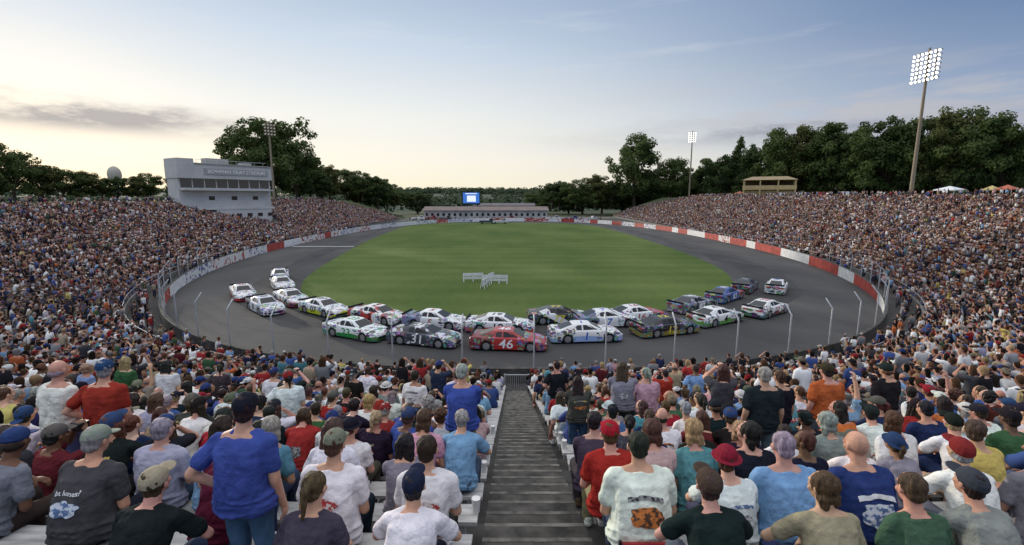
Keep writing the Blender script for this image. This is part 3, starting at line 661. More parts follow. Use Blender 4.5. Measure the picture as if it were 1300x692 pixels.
rmm=wheelb(((-.134,.22),(-.138,.21),(-.12,.07),(-.138,.06),(.138,.06),(.12,.07),(.138,.21),(.134,.22)),16,"rim",mRim)
spm=boxmesh("spoiler",[((-2.42,0,1.0),(.03,1.7,.16),Matrix.Rotation(-.4,3,'Y'))],[mDark])
hlm=boxmesh("headlight",[((0,0,0),(.10,.34,.09))],[mHL]);tlm=boxmesh("taillight",[((0,0,0),(.05,.40,.10))],[mTL])
grm=boxmesh("grille",[((2.485,0,.30),(.06,1.1,.13))],[mDark])
bvh=BVHTree.FromPolygons([v.co for v in carbody.vertices],[tuple(p.vertices) for p in carbody.polygons])
def number_decal(txt,size,side,mat,x=-.12,z=.50,shear=.12,nm="door_number",bold=.008):
    v,f=pts_in(textmesh(txt,size,0,shear,bold));out=[]
    for p in v:
        xx=x+(p.x if side<0 else -p.x)*1.15;zz=z+p.y;h=bvh.ray_cast(Vector((xx,side*3,min(zz,.80))),Vector((0,-side,0)))
        out.append((xx,(h[0].y if h[0] else side*.97)+side*.012,zz))
    return mesh(nm,out,f,[mat])
mats_txt={'w':M("white_vinyl",(.8,.8,.8,1),.4,.02),'k':mDark,'y':M("yellow_vinyl",(.75,.6,.05,1),.4,.05),'b':M("blue_vinyl",(.03,.12,.5,1),.4,.05),'r':mRed,'g':M("green_vinyl",(.03,.3,.08,1),.4,.05)}
W_=(224,223,220);BK=(28,28,32)
cars=[(-27.8,47.9,W_,(180,40,40),0,'55','r',"white stock car with red trim"),(-22.5,42.1,(205,208,212),BK,1,'8','k',"silver and black stock car"),(-29.2,58.7,W_,(60,90,160),3,'6','b',"white and blue stock car"),(-26.2,53,W_,(120,120,125),1,'9','k',"white and grey stock car"),
(-21.6,45.3,W_,(150,60,60),0,'3','k',"white stock car with faded red skirt"),(-16.8,41.2,W_,(190,200,40),0,'07','k',"white stock car with yellow green skirt"),(-11.6,34.2,(222,226,222),(40,130,60),0,'23','g',"white and green stock car"),(-11.2,38.6,W_,(180,60,55),4,'2','k',"red and white stock car"),
(-6.2,32.5,(58,60,68),(200,200,205),4,'31','w',"black and silver stock car numbered 31"),(-6.1,36.9,W_,(120,130,160),1,'5','r',"white stock car with blue grey tail"),(-.2,31.5,(160,34,34),(120,25,25),1,'46','w',"dark red stock car numbered 46"),(-.9,35.6,W_,(190,60,40),0,'19','k',"white stock car with red skirt"),
(3.9,38.2,BK,W_,3,'77','y',"black and white stock car"),(5.3,33.3,W_,(150,175,215),0,'1','b',"white and pale blue stock car numbered 1"),(10.4,38.7,W_,(180,60,60),2,'16','r',"white stock car with red nose"),(11.7,35.0,BK,(130,118,55),0,'12','y',"black stock car with dull yellow skirt"),
(16.7,42.6,(50,52,60),(150,150,155),4,'40','w',"dark grey stock car"),(16.9,38.1,W_,(90,150,70),0,'4','k',"white stock car with green skirt"),(21.6,46.9,(50,80,140),(190,60,50),2,'83','w',"blue stock car with red nose"),(26.0,51.8,(40,40,46),(90,30,30),0,'11','w',"black stock car"),(22.6,41.0,W_,(50,60,55),0,'22','r',"white stock car with dark skirt"),(29.3,51.4,W_,(40,45,60),2,'14','b',"white stock car with dark hood"),
(7.6,37.2,W_,(90,100,130),1,'7','b',"white stock car with grey blue tail")]
for ci,(x,y,a,b_,mode,num,nc_,lab) in enumerate(cars):
    tx=-(y-85)*38/50;ty=(x-2)*50/38;yaw=math.atan2(ty,tx)+random.uniform(-.04,.04)
    e=add_obj("race_car",None,loc=(x,y,.008),rot=(0,0,yaw),scale=1.05,label=lab+" on asphalt track",cat="race car",group="race cars lined up on the track")
    lm=livery(ci,a,b_,mode)
    bo=add_obj("body",carbody.copy(),parent=e);bo.data.materials[0]=lm
    ro=add_obj("roof",roofm.copy(),parent=e);ro.data.materials[0]=lm
    bv=ro.modifiers.new('b','BEVEL');bv.width=.035;bv.segments=2
    for s in(1,-1):
        add_obj("headlight",hlm,parent=bo,loc=(2.36,.60*s,.53),rot=(0,.25,-s*.5));add_obj("taillight",tlm,parent=bo,loc=(-2.5,.55*s,.72))
    add_obj("grille",grm,parent=bo);add_obj("spoiler",spm,parent=bo)
    add_obj("windshield",wsm,parent=ro);add_obj("rear_window",rwm,parent=ro)
    for q in sw:add_obj("side_window",q,parent=ro)
    for wx in WX:
        for s in(1,-1):
            t_=add_obj("wheel",None,parent=e,loc=(wx,s*.83,.335));add_obj("tyre",tym,parent=t_);add_obj("rim",rmm,parent=t_)
    sz=.82 if num in('46','31') else .74
    for s in(1,-1):
        add_obj("door_number",number_decal(num,sz,s,mats_txt[nc_]),parent=bo)
    me=textmesh(num,.85,0,.1,.01).copy();me.materials.clear();me.materials.append(mats_txt[nc_]);add_obj("roof_number",me,parent=ro,loc=(-.3,0,1.275),rot=(0,0,0))
def truck(x,y,rot,c,lab,z=0):
    e=add_obj("truck",None,loc=(x,y,z),rot=(0,0,rot),label=lab,cat="truck",group="parked pickup trucks around the stadium")
    m_=M("truck_paint",c,.4,.1);add_obj("cab",boxmesh("cab",[((2.4,0,.95),(1.9,1.9,.8)),((1.9,0,1.65),(1.3,1.7,.7))],[m_]),parent=e)
    add_obj("bed",boxmesh("bed",[((-.6,0,.9),(4,1.95,.7))],[m_]),parent=e);add_obj("window",boxmesh("window",[((1.9,0,1.65),(1.0,1.74,.45))],[mGlass]),parent=e)
    for wx in(2.3,-1.6):
        for s in(1,-1):add_obj("wheel",tym,parent=e,loc=(wx,s*.9,.34))
for x,y,rot,c,lab in((-10,184,0,(.05,.05,.06,1),"black pickup truck beside the infield"),(-5,184,.1,(.5,.5,.5,1),"grey pickup truck beside the infield"),(-42,210,.3,(.6,.6,.6,1),"white pickup truck near the field house"),(-37,214,.2,(.35,.05,.05,1),"red pickup truck near the field house"),(18,212,0,(.6,.6,.6,1),"white pickup truck near the field house"),(26,210,.1,(.05,.08,.2,1),"blue pickup truck near the field house"),(-30,211,0,(.1,.1,.1,1),"black pickup truck near the field house"),(12,206,0,(.65,.65,.62,1),"white pickup truck near the field house"),(34,208,.4,(.5,.5,.5,1),"grey pickup truck near the field house"),(-2,212,0,(.3,.05,.05,1),"red pickup truck near the field house")):truck(x,y,rot,c,lab)
for x,y,c,n_ in((90,128,(.6,.6,.6,1),"white"),(90,138,(.3,.05,.05,1),"red"),(90,149,(.1,.13,.25,1),"blue"),(91,160,(.5,.5,.5,1),"grey")):truck(x,y,1.5,c,n_+" pickup truck parked on the bank",9.7)
def barrier(x,y,wd,rot):
    e=add_obj("barrier",None,loc=(x,y,.012),rot=(0,0,rot),label="white board barrier with legs on the grass",cat="barrier",group="white barriers on the infield")
    add_obj("board",boxmesh("board",[((0,0,.85),(wd,.06,.36)),((0,0,.42),(wd,.06,.26))],[mWhite]),parent=e)
    lm=boxmesh("leg",[((0,.16,.5),(.09,.06,1.04),Matrix.Rotation(.2,3,'X')),((0,-.16,.5),(.09,.06,1.04),Matrix.Rotation(-.2,3,'X')),((0,0,.5),(.07,.34,.06))],[mWhite])
    k=int(wd)+1
    for j in range(k):add_obj("leg",lm,parent=e,loc=(-wd/2+.1+j*(wd-.2)/(k-1),0,0))
barrier(-4.8,57.4,2.5,.15);barrier(-2.0,56.0,3.0,-.05);barrier(-3.1,53.6,2.3,1.35);barrier(-2.6,57.6,1.6,1.2)
# ---------------------------------------------------------------- people
def rotz(a):return Matrix.Rotation(a,3,'Z')
def ik(S,T,l1,l2,pole):
    d=T-S;D=min(d.length,(l1+l2)*.985);dn=d.normalized();T=S+dn*D
    a=(l1*l1-l2*l2+D*D)/(2*D);h=math.sqrt(max(0,l1*l1-a*a));p=Vector(pole);p=(p-dn*p.dot(dn)).normalized();return S+dn*a+p*h,T
def hand(b,Wp,d,n,sgn):
    d=d.normalized();n=(n-d*n.dot(d)).normalized();s=d.cross(n)*sgn
    R=Matrix((s,d,n)).transposed();b.ell(Wp+d*.05,(.040,.055,.019),R,10,7)
    for k,l in enumerate((.066,.076,.070,.054)):
        o=Wp+d*.088+s*(-.030+.020*k)*-1;q=o+(d*.85+n*.5)*l*.55;b.cap(o-d*.02,q,.0105,.0098,7);b.cap(q,q+(d*.3+n*.95)*l*.5,.0098,.0088,7)
    o=Wp+d*.025+s*.030;q=o+(d*.6+s*.6+n*.3)*.042;b.cap(o,q,.013,.0115,7);b.cap(q,q+(d*.85+n*.5)*.032,.0115,.010,7)
def pose(name,stand=False,lean=.12,yaw=0,pitch=0,arms=('lap','lap'),bulk=1.0,sw=1.0,sleeve=.62,shorts=False,side=0,seed=0):
    P=Vector((0,0,.95 if stand else .525));ax=Vector((side,math.sin(lean),math.cos(lean))).normalized();pr=Vector((0,math.cos(lean),-math.sin(lean)))
    sp=lambda t:P+ax*t-pr*(.035*math.sin(math.pi*max(0,min(t,.5))/.5)*(1 if lean>0.05 else .3))
    rg=[(-.10,.13*bulk,.10*bulk),(-.06,.17*bulk,.125*bulk),(.02,.18*bulk,.135*bulk),(.14,.158*bulk,.122*bulk),(.28,.165*(bulk*.6+.4),.118*(bulk*.7+.3)),(.40,.172*sw,.112*(bulk*.5+.5)),(.46,.160*sw,.090),(.505,.10,.07)]
    def torso(b,inf,t0,t1):
        rs=[]
        for t in np.linspace(t0,t1,14):
            rx=np.interp(t,[r_[0] for r_ in rg],[r_[1] for r_ in rg])+inf;ry=np.interp(t,[r_[0] for r_ in rg],[r_[2] for r_ in rg])+inf
            c=sp(t);rs.append([c+Vector((1,0,0))*(rx*math.copysign(abs(math.cos(a))**.85,math.cos(a)))+pr*(ry*math.copysign(abs(math.sin(a))**.85,math.sin(a))) for a in np.linspace(0,2*math.pi,20,endpoint=False)])
        b.rings(rs)
    nk=sp(.49);Hc=nk+Vector((side*.06,.045+.05*math.sin(lean),.172));HR=rotz(yaw)@Matrix.Rotation(-pitch,3,'X')
    b=B();torso(b,0,-.10,.505);b.cap(sp(.46),Hc+Vector((0,-.02,-.05)),.060,.054)
    sh={};el={};wr={}
    for s,am in((1,arms[1]),(-1,arms[0])):
        S=sp(.44)+Vector((s*.178*sw,.01,-.008));sh[s]=S;nrm=Vector((0,0,-1));pole=(s*.7,-.5,-1)
        if am=='lap':T=Vector((s*.07,.27,P.z+.13))
        elif am=='knees':T=Vector((s*.07,.40,P.z+.16));pole=(s,.2,-.6)
        elif am=='cam':T=Hc+Vector((s*.075,.22,-.03));pole=(s,0,-1.2);nrm=Vector((-s,.2,0))
        elif am=='bench':T=Vector((s*.33,-.06,.50));pole=(s*.3,-1,0)
        elif am=='down':T=Vector((s*.25,.06,P.z-.13));pole=(s*.3,-1,0);nrm=Vector((-s,0,0))
        elif am=='hips':T=Vector((s*.19,.02,P.z+.07));pole=(s,-.6,0)
        elif am=='cross':T=Vector((-s*.07,.23,P.z+.27));pole=(s,-.1,-1)
        elif am=='up':T=Hc+Vector((s*.22,.08,.30));pole=(s,.2,-.4)
        elif am=='face':T=Hc+Vector((s*.07,.12,-.10));pole=(s*.6,.2,-1)
        E,T=ik(S,T,.285,.255,pole);el[s]=E;wr[s]=T
        b.cap(S,E,.052*(bulk*.5+.5),.042,10);b.cap(E,T,.042,.028,10);hand(b,T,(T-E),nrm,s);b.cap(sp(.48)+Vector((s*.03,0,.01)),S,.055,.052)
    hip={};kn={};an={}
    for s in(1,-1):
        H_=P+Vector((s*.088,0,-.03))
        if stand:Kn=Vector((s*.10,.02,.50));An=Vector((s*.12,-.02,.09))
        else:Kn=Vector((s*(.13+.03*(seed%2)),.43,.50));An=Vector((s*.13,.40-.05*(seed%3),.09))
        hip[s],kn[s],an[s]=H_,Kn,An
        b.cap(H_,Kn,.085*(bulk*.5+.5),.058);b.cap(Kn,An,.055,.038);b.cap(An+Vector((0,-.02,-.04)),An+Vector((0,.13,-.05)),.036,.030)
    h=lambda p:Hc+HR@Vector(p)
    b.ell(h((0,-.008,.02)),(.076,.097,.096),HR);b.ell(h((0,.03,-.045)),(.056,.062,.062),HR);b.ell(h((0,.05,-.085)),(.032,.034,.024),HR)
    b.ell(h((0,.094,-.012)),(.013,.020,.024),HR,8,6);b.cap(h((0,.088,.02)),h((0,.108,-.022)),.009,.013,7);b.ell(h((0,.078,.035)),(.05,.018,.012),HR)
    for s in(1,-1):b.ell(h((s*.079,-.008,-.008)),(.011,.019,.031),HR,8,7);b.ell(h((s*.04,.062,-.025)),(.025,.022,.025),HR)
    b.ell(h((0,.084,-.058)),(.024,.011,.010),HR,8,6)
    body=b.done("body",.0095,[mSkin,mEye,mLip],1)
    v=arrays(body);pc=np.empty(len(body.polygons)*3,np.float32);body.polygons.foreach_get('center',pc);pc=pc.reshape(-1,3)
    loc=(pc-np.array(Hc))@np.array(HR);mi=np.zeros(len(pc),np.int32)
    for s in(1,-1):mi[(np.abs(loc[:,0]-s*.031)<.013)&(np.abs(loc[:,2]-.012)<.007)&(loc[:,1]>.05)]=1
    mi[(np.abs(loc[:,0])<.022)&(np.abs(loc[:,2]+.058)<.007)&(loc[:,1]>.07)]=2
    body.polygons.foreach_set('material_index',mi)
    b=B();torso(b,.022,-.085,.49)
    for q,tt in enumerate((-.045,.01,.06)):
        rr=np.interp(tt,[r_[0] for r_ in rg],[r_[1] for r_ in rg]);ry=np.interp(tt,[r_[0] for r_ in rg],[r_[2] for r_ in rg])
        prev=None
        for a in np.linspace(0,2*math.pi,17):
            pt=sp(tt+.012*math.sin(3*a+q*2+seed))+Vector((1,0,0))*((rr+.022)*math.cos(a))+pr*((ry+.022)*math.sin(a))
            if prev is not None:b.cap(prev,pt,.017+.006*math.sin(2*a+q),.017+.006*math.sin(2*a+.4+q),6)
            prev=pt
    rf=random.Random(seed)
    for q in range(11):
        x0=rf.uniform(-.13,.13)*sw;x1=x0*.3+rf.uniform(-.13,.13);t0=rf.uniform(.26,.42);t1=rf.uniform(.02,.2)
        yy=lambda x,t:np.interp(t,[r_[0] for r_ in rg],[r_[2] for r_ in rg])*math.sqrt(max(.05,1-(x/.2)**2))+.020
        for sgn in(-1,1):
            b.cap(sp(t0)+Vector((x0,0,0))+pr*sgn*yy(x0,t0),sp(t1)+Vector((x1,0,0))+pr*sgn*yy(x1,t1),.009,.014,6)
    for s in(1,-1):
        b.cap(sp(.475)+Vector((s*.05,0,.0)),sh[s],.060,.064)
        if sleeve>1:b.cap(sh[s],el[s],.068,.056);b.cap(el[s],el[s].lerp(wr[s],.92),.056,.040)
        else:b.cap(sh[s],sh[s].lerp(el[s],sleeve),.066*(bulk*.4+.6),.070,12)
    shirt=b.done("shirt",.0100,[mCloth],1);ripple(shirt,.0080,19,seed+3,(1.1,.8,.55));ripple(shirt,.0022,55,seed+33,(1,1,.8))
    b=B();torso(b,.012,-.10,.03)
    for s in(1,-1):
        b.cap(hip[s],kn[s] if not shorts else hip[s].lerp(kn[s],.9),.098*(bulk*.5+.5),.074)
        if not shorts:b.cap(kn[s],an[s],.070,.058)
    tr=b.done("trousers",.014,[mDenim],2);ripple(tr,.004,26,seed+9)
    shoe=[]
    for s in(1,-1):
        b=B();b.cap(an[s]+Vector((0,-.03,-.045)),an[s]+Vector((0,.14,-.05)),.045,.038);b.cap(an[s]+Vector((0,-.02,.0)),an[s]+Vector((0,0,-.04)),.046,.045)
        shoe.append(b.done("shoe",.012,[mShoe],1))
    return dict(name=name,body=body,shirt=shirt,trousers=tr,shoes=shoe,H=Matrix.Translation(Hc)@HR.to_4x4(),stand=stand,wr=wr,Hc=Hc)
PO=[pose('s0',seed=0),pose('s1',lean=.5,pitch=-.25,arms=('knees','knees'),seed=1),pose('s2',yaw=.7,arms=('lap','knees'),seed=2,side=.06),pose('s3',yaw=-.75,arms=('bench','lap'),seed=3,shorts=True,side=-.08),
 pose('s4',lean=.05,arms=('cam','cam'),seed=4),pose('s5',lean=.28,bulk=1.3,sw=1.12,pitch=.15,arms=('lap','lap'),seed=5),pose('s6',lean=-.05,bulk=.92,sw=.9,yaw=.25,arms=('lap','face'),seed=6),
 pose('s7',lean=.2,bulk=1.15,sw=1.05,sleeve=1.5,yaw=-.3,arms=('cross','cross'),seed=7),pose('s8',lean=.3,bulk=.88,sw=.88,sleeve=.5,yaw=-.1,pitch=.2,arms=('lap','lap'),shorts=True,seed=8,side=.05),
 pose('t0',True,lean=.03,arms=('down','down'),seed=9),pose('t1',True,lean=.06,bulk=1.15,sw=1.08,yaw=.35,arms=('hips','down'),seed=10,shorts=True),pose('t2',True,lean=.02,sw=.93,arms=('cam','cam'),seed=11),
 pose('s9',lean=.1,arms=('lap','up'),yaw=.2,seed=12),pose('t3',True,lean=.10,bulk=1.12,sw=1.1,yaw=-.2,pitch=.3,arms=('cross','cross'),seed=13),
 pose('s10',lean=.16,bulk=1.08,yaw=-.45,arms=('knees','lap'),seed=14,side=-.04),pose('s11',lean=.42,bulk=.95,sw=.93,yaw=.35,pitch=.1,arms=('knees','lap'),seed=15,side=.10)]
SITS=[0,1,2,3,5,6,7,8,14,15,15,1];FARS=[4,12];STANDS=[9,10,13,9,11]
def hb(fn,nm,mat,vox=.008,rp=.004):
    b=B();fn(b);me=b.done(nm,vox,[mat],2)
    if rp:ripple(me,rp,75,len(nm),(1,1,.35))
    return me
def h_short(b):b.ell((0,-.022,.030),(.085,.094,.095));b.ell((0,-.05,-.025),(.068,.060,.055))
def h_long(b):h_short(b);[b.cap((x,-.045,.01),(x*1.3,-.08,-.20-.02*abs(x)*20),.05,.034) for x in(-.055,-.02,.02,.055)];b.cap((.07,-.01,.02),(.075,-.02,-.14),.026,.02);b.cap((-.07,-.01,.02),(-.075,-.02,-.14),.026,.02)
def h_pony(b):h_short(b);b.ell((0,-.125,.03),(.03,.03,.03));b.cap((0,-.135,.02),(0,-.15,-.16),.032,.014)
def h_bob(b):b.ell((0,-.022,.028),(.092,.100,.098));b.ell((0,-.04,-.05),(.088,.07,.062));b.cap((.05,-.05,-.06),(.055,-.06,-.11),.04,.03);b.cap((-.05,-.05,-.06),(-.055,-.06,-.11),.04,.03)
def h_fringe(b):b.ell((0,-.04,-.022),(.084,.075,.048))
def h_curl(b):
    b.ell((0,-.03,.03),(.100,.10,.10));b.ell((0,-.05,-.05),(.09,.07,.07));r_=random.Random(3)
    for _ in range(60):
        a=r_.uniform(0,6.28);t=r_.uniform(-.7,1.4);b.ell((.1*math.cos(a)*math.cos(t),-.035+.1*math.sin(a)*math.cos(t)*(.75 if math.sin(a)>0 else 1),.02+.1*math.sin(t)),(.018,.018,.018),None,7,5)
def c_cap(b):
    b.ell((0,-.006,.048),(.090,.109,.080));b.ell((0,-.01,.035),(.092,.110,.02))
    b.ell((0,.128,.030),(.070,.070,.009));b.ell((0,-.006,.128),(.009,.009,.006))
def c_back(b):
    b.ell((0,-.006,.048),(.090,.109,.080));b.ell((0,-.01,.035),(.092,.110,.02));b.ell((0,-.135,.018),(.068,.062,.009))
def c_bucket(b):b.ell((0,-.006,.052),(.090,.108,.078));b.ell((0,-.006,.028),(.130,.145,.011))
def c_band(b):b.cap((-.088,0,.0),(-.088,0,.02),.032,.032);b.cap((.088,0,.0),(.088,0,.02),.032,.032);[b.cap((.095*math.cos(t),0,.02+.115*math.sin(t)),(.095*math.cos(t+.35),0,.02+.115*math.sin(t+.35)),.011,.011,8) for t in np.arange(0,3.1,.35)]
HM={k:hb(f,"hair",mHair) for k,f in dict(short=h_short,long=h_long,pony=h_pony,bob=h_bob,fringe=h_fringe,curl=h_curl).items()}
CM={k:hb(f,n_,mCap,.0055,0) for k,f,n_ in(('cap',c_cap,"cap"),('back',c_back,"cap"),('bucket',c_bucket,"sun_hat"),('phones',c_band,"headphones"))}
SH=dict(white=(218,218,216),black=(36,36,40),navy=(38,46,74),blue=(64,86,140),red=(148,46,46),maroon=(90,36,42),grey=(126,128,132),teal=(82,134,144),orange=(186,98,56),yellow=(192,178,104),pink=(190,150,156),green=(62,92,64),lavender=(158,156,180),tan=(150,138,118),charcoal=(64,65,69),sky=(122,156,190))
SHN=list(SH);SHP=np.array([.26,.16,.10,.08,.045,.03,.10,.025,.012,.015,.018,.03,.03,.03,.085,.04]);SHP/=SHP.sum()
TRC=[(52,62,88),(70,84,112),(35,38,48),(140,128,106),(60,58,55),(96,100,110)];HRC=dict(dark=(36,29,25),brown=(70,52,38),blond=(150,126,92),grey=(136,135,133),black=(24,22,21),auburn=(82,52,38));HRN=['dark','brown','dark','brown','blond','grey','black','auburn']
SKC=[(196,150,128),(182,136,114),(206,162,140),(164,120,96),(112,80,62),(188,142,120)]
def jit(c,a=10):return L(tuple(max(8,min(245,x+random.uniform(-a,a))) for x in c))
def person(x,y,z,yaw,pi,shirt=None,hair=None,hairc=None,hat=None,hatc=None,skin=None,sc=1.0,trc=None):
    p=PO[pi];shirt=shirt or random.choices(SHN,SHP)[0];hairc=hairc or random.choice(HRN)
    if hair is None:hair=random.choice(['short']*6+['long','long','pony','bob','fringe','curl'])
    if hat is None and hair in('short','fringe','long','pony') and random.random()<.52:hat=random.choice(['cap']*7+['back','bucket'])
    hn={'short':'short hair','long':'long hair','pony':'ponytail','bob':'bobbed hair','fringe':'balding hair','curl':'curly hair','bald':'bald head'}[hair]
    lab=("standing" if p['stand'] else "seated")+" spectator in "+shirt+" shirt with "+("%s and %s"%(hn,{'cap':'cap','back':'backward cap','bucket':'sun hat','phones':'headphones'}[hat]) if hat else hn)
    bo=add_obj("person",p['body'],loc=(x,y,z),rot=(0,0,yaw),scale=(sc*random.uniform(.94,1.06),sc*random.uniform(.95,1.05),sc),label=lab,cat="person",group="spectators in the grandstand",color=jit(skin or random.choice(SKC),6))
    so=add_obj("shirt",p['shirt'],parent=bo,color=jit(SH[shirt],8));add_obj("trousers",p['trousers'],parent=bo,color=jit(trc or random.choice(TRC),8))
    shc=jit(random.choice([(210,210,210),(40,40,42),(90,70,55)]),8)
    for sm_ in p['shoes']:add_obj("shoe",sm_,parent=bo,color=shc)
    if hair!='bald':
        o=add_obj("hair",HM[hair],parent=bo,color=jit(HRC[hairc],8));o.matrix_local=p['H']
    if hat:
        o=add_obj({'cap':'cap','back':'cap','bucket':'sun_hat','phones':'headphones'}[hat],CM[hat],parent=bo,color=jit(hatc or random.choice([(34,36,44),(190,190,188),(126,36,40),(44,60,100),(116,108,92),(32,32,34),(86,90,78)]),6));o.matrix_local=p['H']
    return bo,so,p
_bv={}
def print_on(so,p,shapes,name="shirt_print"):
    me=p['shirt']
    if p['name'] not in _bv:_bv[p['name']]=BVHTree.FromPolygons([v.co for v in me.vertices],[tuple(q.vertices) for q in me.polygons])
    bv=_bv[p['name']]
    zc_=(.95 if p['stand'] else .525)+.29
    for (pts,faces,mat) in shapes:
        out=[]
        for u,v in pts:
            h=bv.ray_cast(Vector((u,-1.2,zc_+v)),Vector((0,1,0)));out.append((u,(h[0].y if h[0] else -.13)-.009,zc_+v))
        add_obj(name,mesh(name,out,faces,[mat]),parent=so)
def grid_shape(fn,nu=22,nv=12):
    pts=[fn(a/(nu-1),b_/(nv-1)) for b_ in range(nv) for a in range(nu)];return pts,[(b_*nu+a,b_*nu+a+1,b_*nu+nu+a+1,b_*nu+nu+a) for b_ in range(nv-1) for a in range(nu-1)]
def blob(w,h,v0,ph=0):
    def f(a,b_):
        x=2*a-1;y=2*b_-1;xx=x*math.sqrt(max(0,1-y*y*.42));yy=y*math.sqrt(max(0,1-x*x*.42));k=1+.07*math.sin(5*math.atan2(yy,xx)+ph)+.05*math.sin(9*math.atan2(yy,xx)+2*ph);return (xx*w*k,v0+yy*h*k)
    return grid_shape(f)
def arch(w,t,v0,cv):return grid_shape(lambda a,b_:(-w+2*w*a,v0+t*b_-cv*(a-.5)**2))
def text_shape(s,size,x0,v0,mat,shear=0):
    v,f=pts_in(textmesh(s,size,0,shear,.0008));return ([(p.x+x0,p.y+v0) for p in v],f,mat)
def PMt(n,c,c2,sc=30):return M(n,c,.8,c2=c2,scale=sc,lo=.47,hi=.53)
mOr=PMt("orange_print",(.60,.20,.05,1),(.10,.05,.03,1));mRp=PMt("red_print",(.42,.05,.05,1),(.60,.55,.50,1));mKp=PMt("black_print",(.04,.04,.04,1),(.30,.30,.30,1),45);mBp=PMt("pale_print",(.10,.16,.30,1),(.60,.64,.70,1),28);mWp=M("white_print",(.7,.7,.7,1),.8,.2);mYp=PMt("yellow_print",(.52,.40,.10,1),(.10,.10,.12,1));mWg=PMt("white_grey_print",(.65,.65,.65,1),(.20,.20,.22,1),36)
def seat_xy(i,x):
    p=base+bn*(PIT*i+.40);k=np.where(p[:,1]<60)[0];q=p[k];o=np.argsort(q[:,0]);y=np.interp(x,q[o,0],q[o,1]);nx=np.interp(x,q[o,0],bn[k][o,0]);ny=np.interp(x,q[o,0],bn[k][o,1]);return y,math.atan2(-ny,-nx)-math.pi/2
used=[]
heroes=[(26,-3.38,5,'charcoal','short','grey','cap',(135,135,130),'horses'),(27,-1.78,10,'blue','short','dark','cap',(25,28,40),None),(25,-3.35,0,'lavender','short','grey',False,None,None),(25,-2.85,8,'sky','long','dark',None,None,None),
(25,-1.75,8,'white','long','brown',None,None,None),(26,-1.42,5,'white','short','brown','cap',(110,112,95),'redp'),(27,-1.28,8,'charcoal','pony','brown',None,None,None),(26,-2.30,15,'maroon','long','dark',None,None,None),(27,-.64,1,'white','short','dark','cap',(35,38,58),None),
(26,-.66,0,'white','short','dark',False,None,'redp'),(23,-.66,13,'blue','short','grey',False,None,None),(24,-1.02,8,'pink','bob','brown',None,None,None),(24,-.58,1,'sky','short','grey',False,None,None),(24,-5.4,9,'white','fringe','grey',None,None,None),
(26,1.0,5,'white','short','dark',False,None,'orangep'),(26,2.15,5,'sky','short','grey',False,None,None),(26,2.74,5,'navy','bald',None,None,None,'palep'),(27,1.28,1,'black','short','brown','cap',(70,62,48),None),(25,1.72,8,'teal','bob','blond',None,None,None),
(25,2.20,2,'black','bob','black',None,None,None),(25,.92,0,'red','short','brown','cap',(150,34,40),None),(25,1.32,8,'pink','bob','brown',None,None,None),(24,.92,7,'charcoal','short','dark',False,None,None),(25,4.45,3,'yellow','short','brown',False,None,None),(22,4.7,9,'orange','short','dark','cap',(60,50,40),None),
(23,5.4,5,'navy','short','black',False,None,None),(24,4.3,3,'white','bob','brown',None,None,None),(27,1.95,15,'tan','bob','brown',None,None,None),(27,3.0,1,'grey','short','dark','cap',(60,62,70),None),(27,-2.35,1,'black','short','brown','cap',(150,138,115),None),(27,2.5,8,'green','short','brown',None,None,None)]
for i,x,pi,sh_,hr,hc,hat,hatc,pr_ in heroes:
    y,yaw=seat_xy(i,x);z=Z0+RISE*i
    if PO[pi]['stand']:y+=.32
    bo,so,p=person(x,y,z,yaw,pi,sh_,hr,hc,hat if hat else False,hatc,skin=(192,146,122),sc=(.90 if (i==27 and pi==10) else .88 if i==27 else .99))
    used.append((x,y,z))
    if sh_=='navy' and hr=='bald':so.color=L(44,58,104)
    if pr_=='horses':
        print_on(so,p,[text_shape("got horses?",.047,.0,.075,mWp)],"shirt_lettering");print_on(so,p,[(*blob(.11,.055,-.03),mBp)])
    if pr_=='redp':
        print_on(so,p,[(*blob(.12,.05,.02,1),mRp),(*arch(.10,.03,-.07,-.05),mKp)])
    if pr_=='orangep':
        print_on(so,p,[(*blob(.12,.07,-.04,2),mOr),(*arch(.13,.028,.075,.12),mKp)])
    if pr_=='palep':
        print_on(so,p,[(*blob(.135,.085,-.04,3),mBp),(*arch(.14,.032,.075,.14),mWp)])
cands=[]
for i in range(0,37):
    d=PIT*i+.40;p=base+bn*d
    seg=np.r_[0,np.cumsum(np.linalg.norm(np.diff(p,axis=0),axis=1))];bs=np.arange(len(base));s=rng.uniform(0,.5)
    while s<seg[-1]:
        t=np.interp(s,seg,bs);k=int(t);f=t-k;k2=min(k+1,len(base)-1)
        if NR[k]>i+.9:
            q=p[k]*(1-f)+p[k2]*f;n=bn[k]
            gap=(t-250)%15<1.0 and not(abs(q[0])<9 and q[1]<40)
            dens=.93 if q[1]<40 else .86
            if rng.random()<dens and not gap: cands.append((q[0],q[1],Z0+RISE*i,math.atan2(-n[1],-n[0])-math.pi/2,i))
        s+=rng.uniform(.42,.54)
out=[];U=np.array(used)
cp,sp9=math.cos(math.radians(9.1)),math.sin(math.radians(9.1))
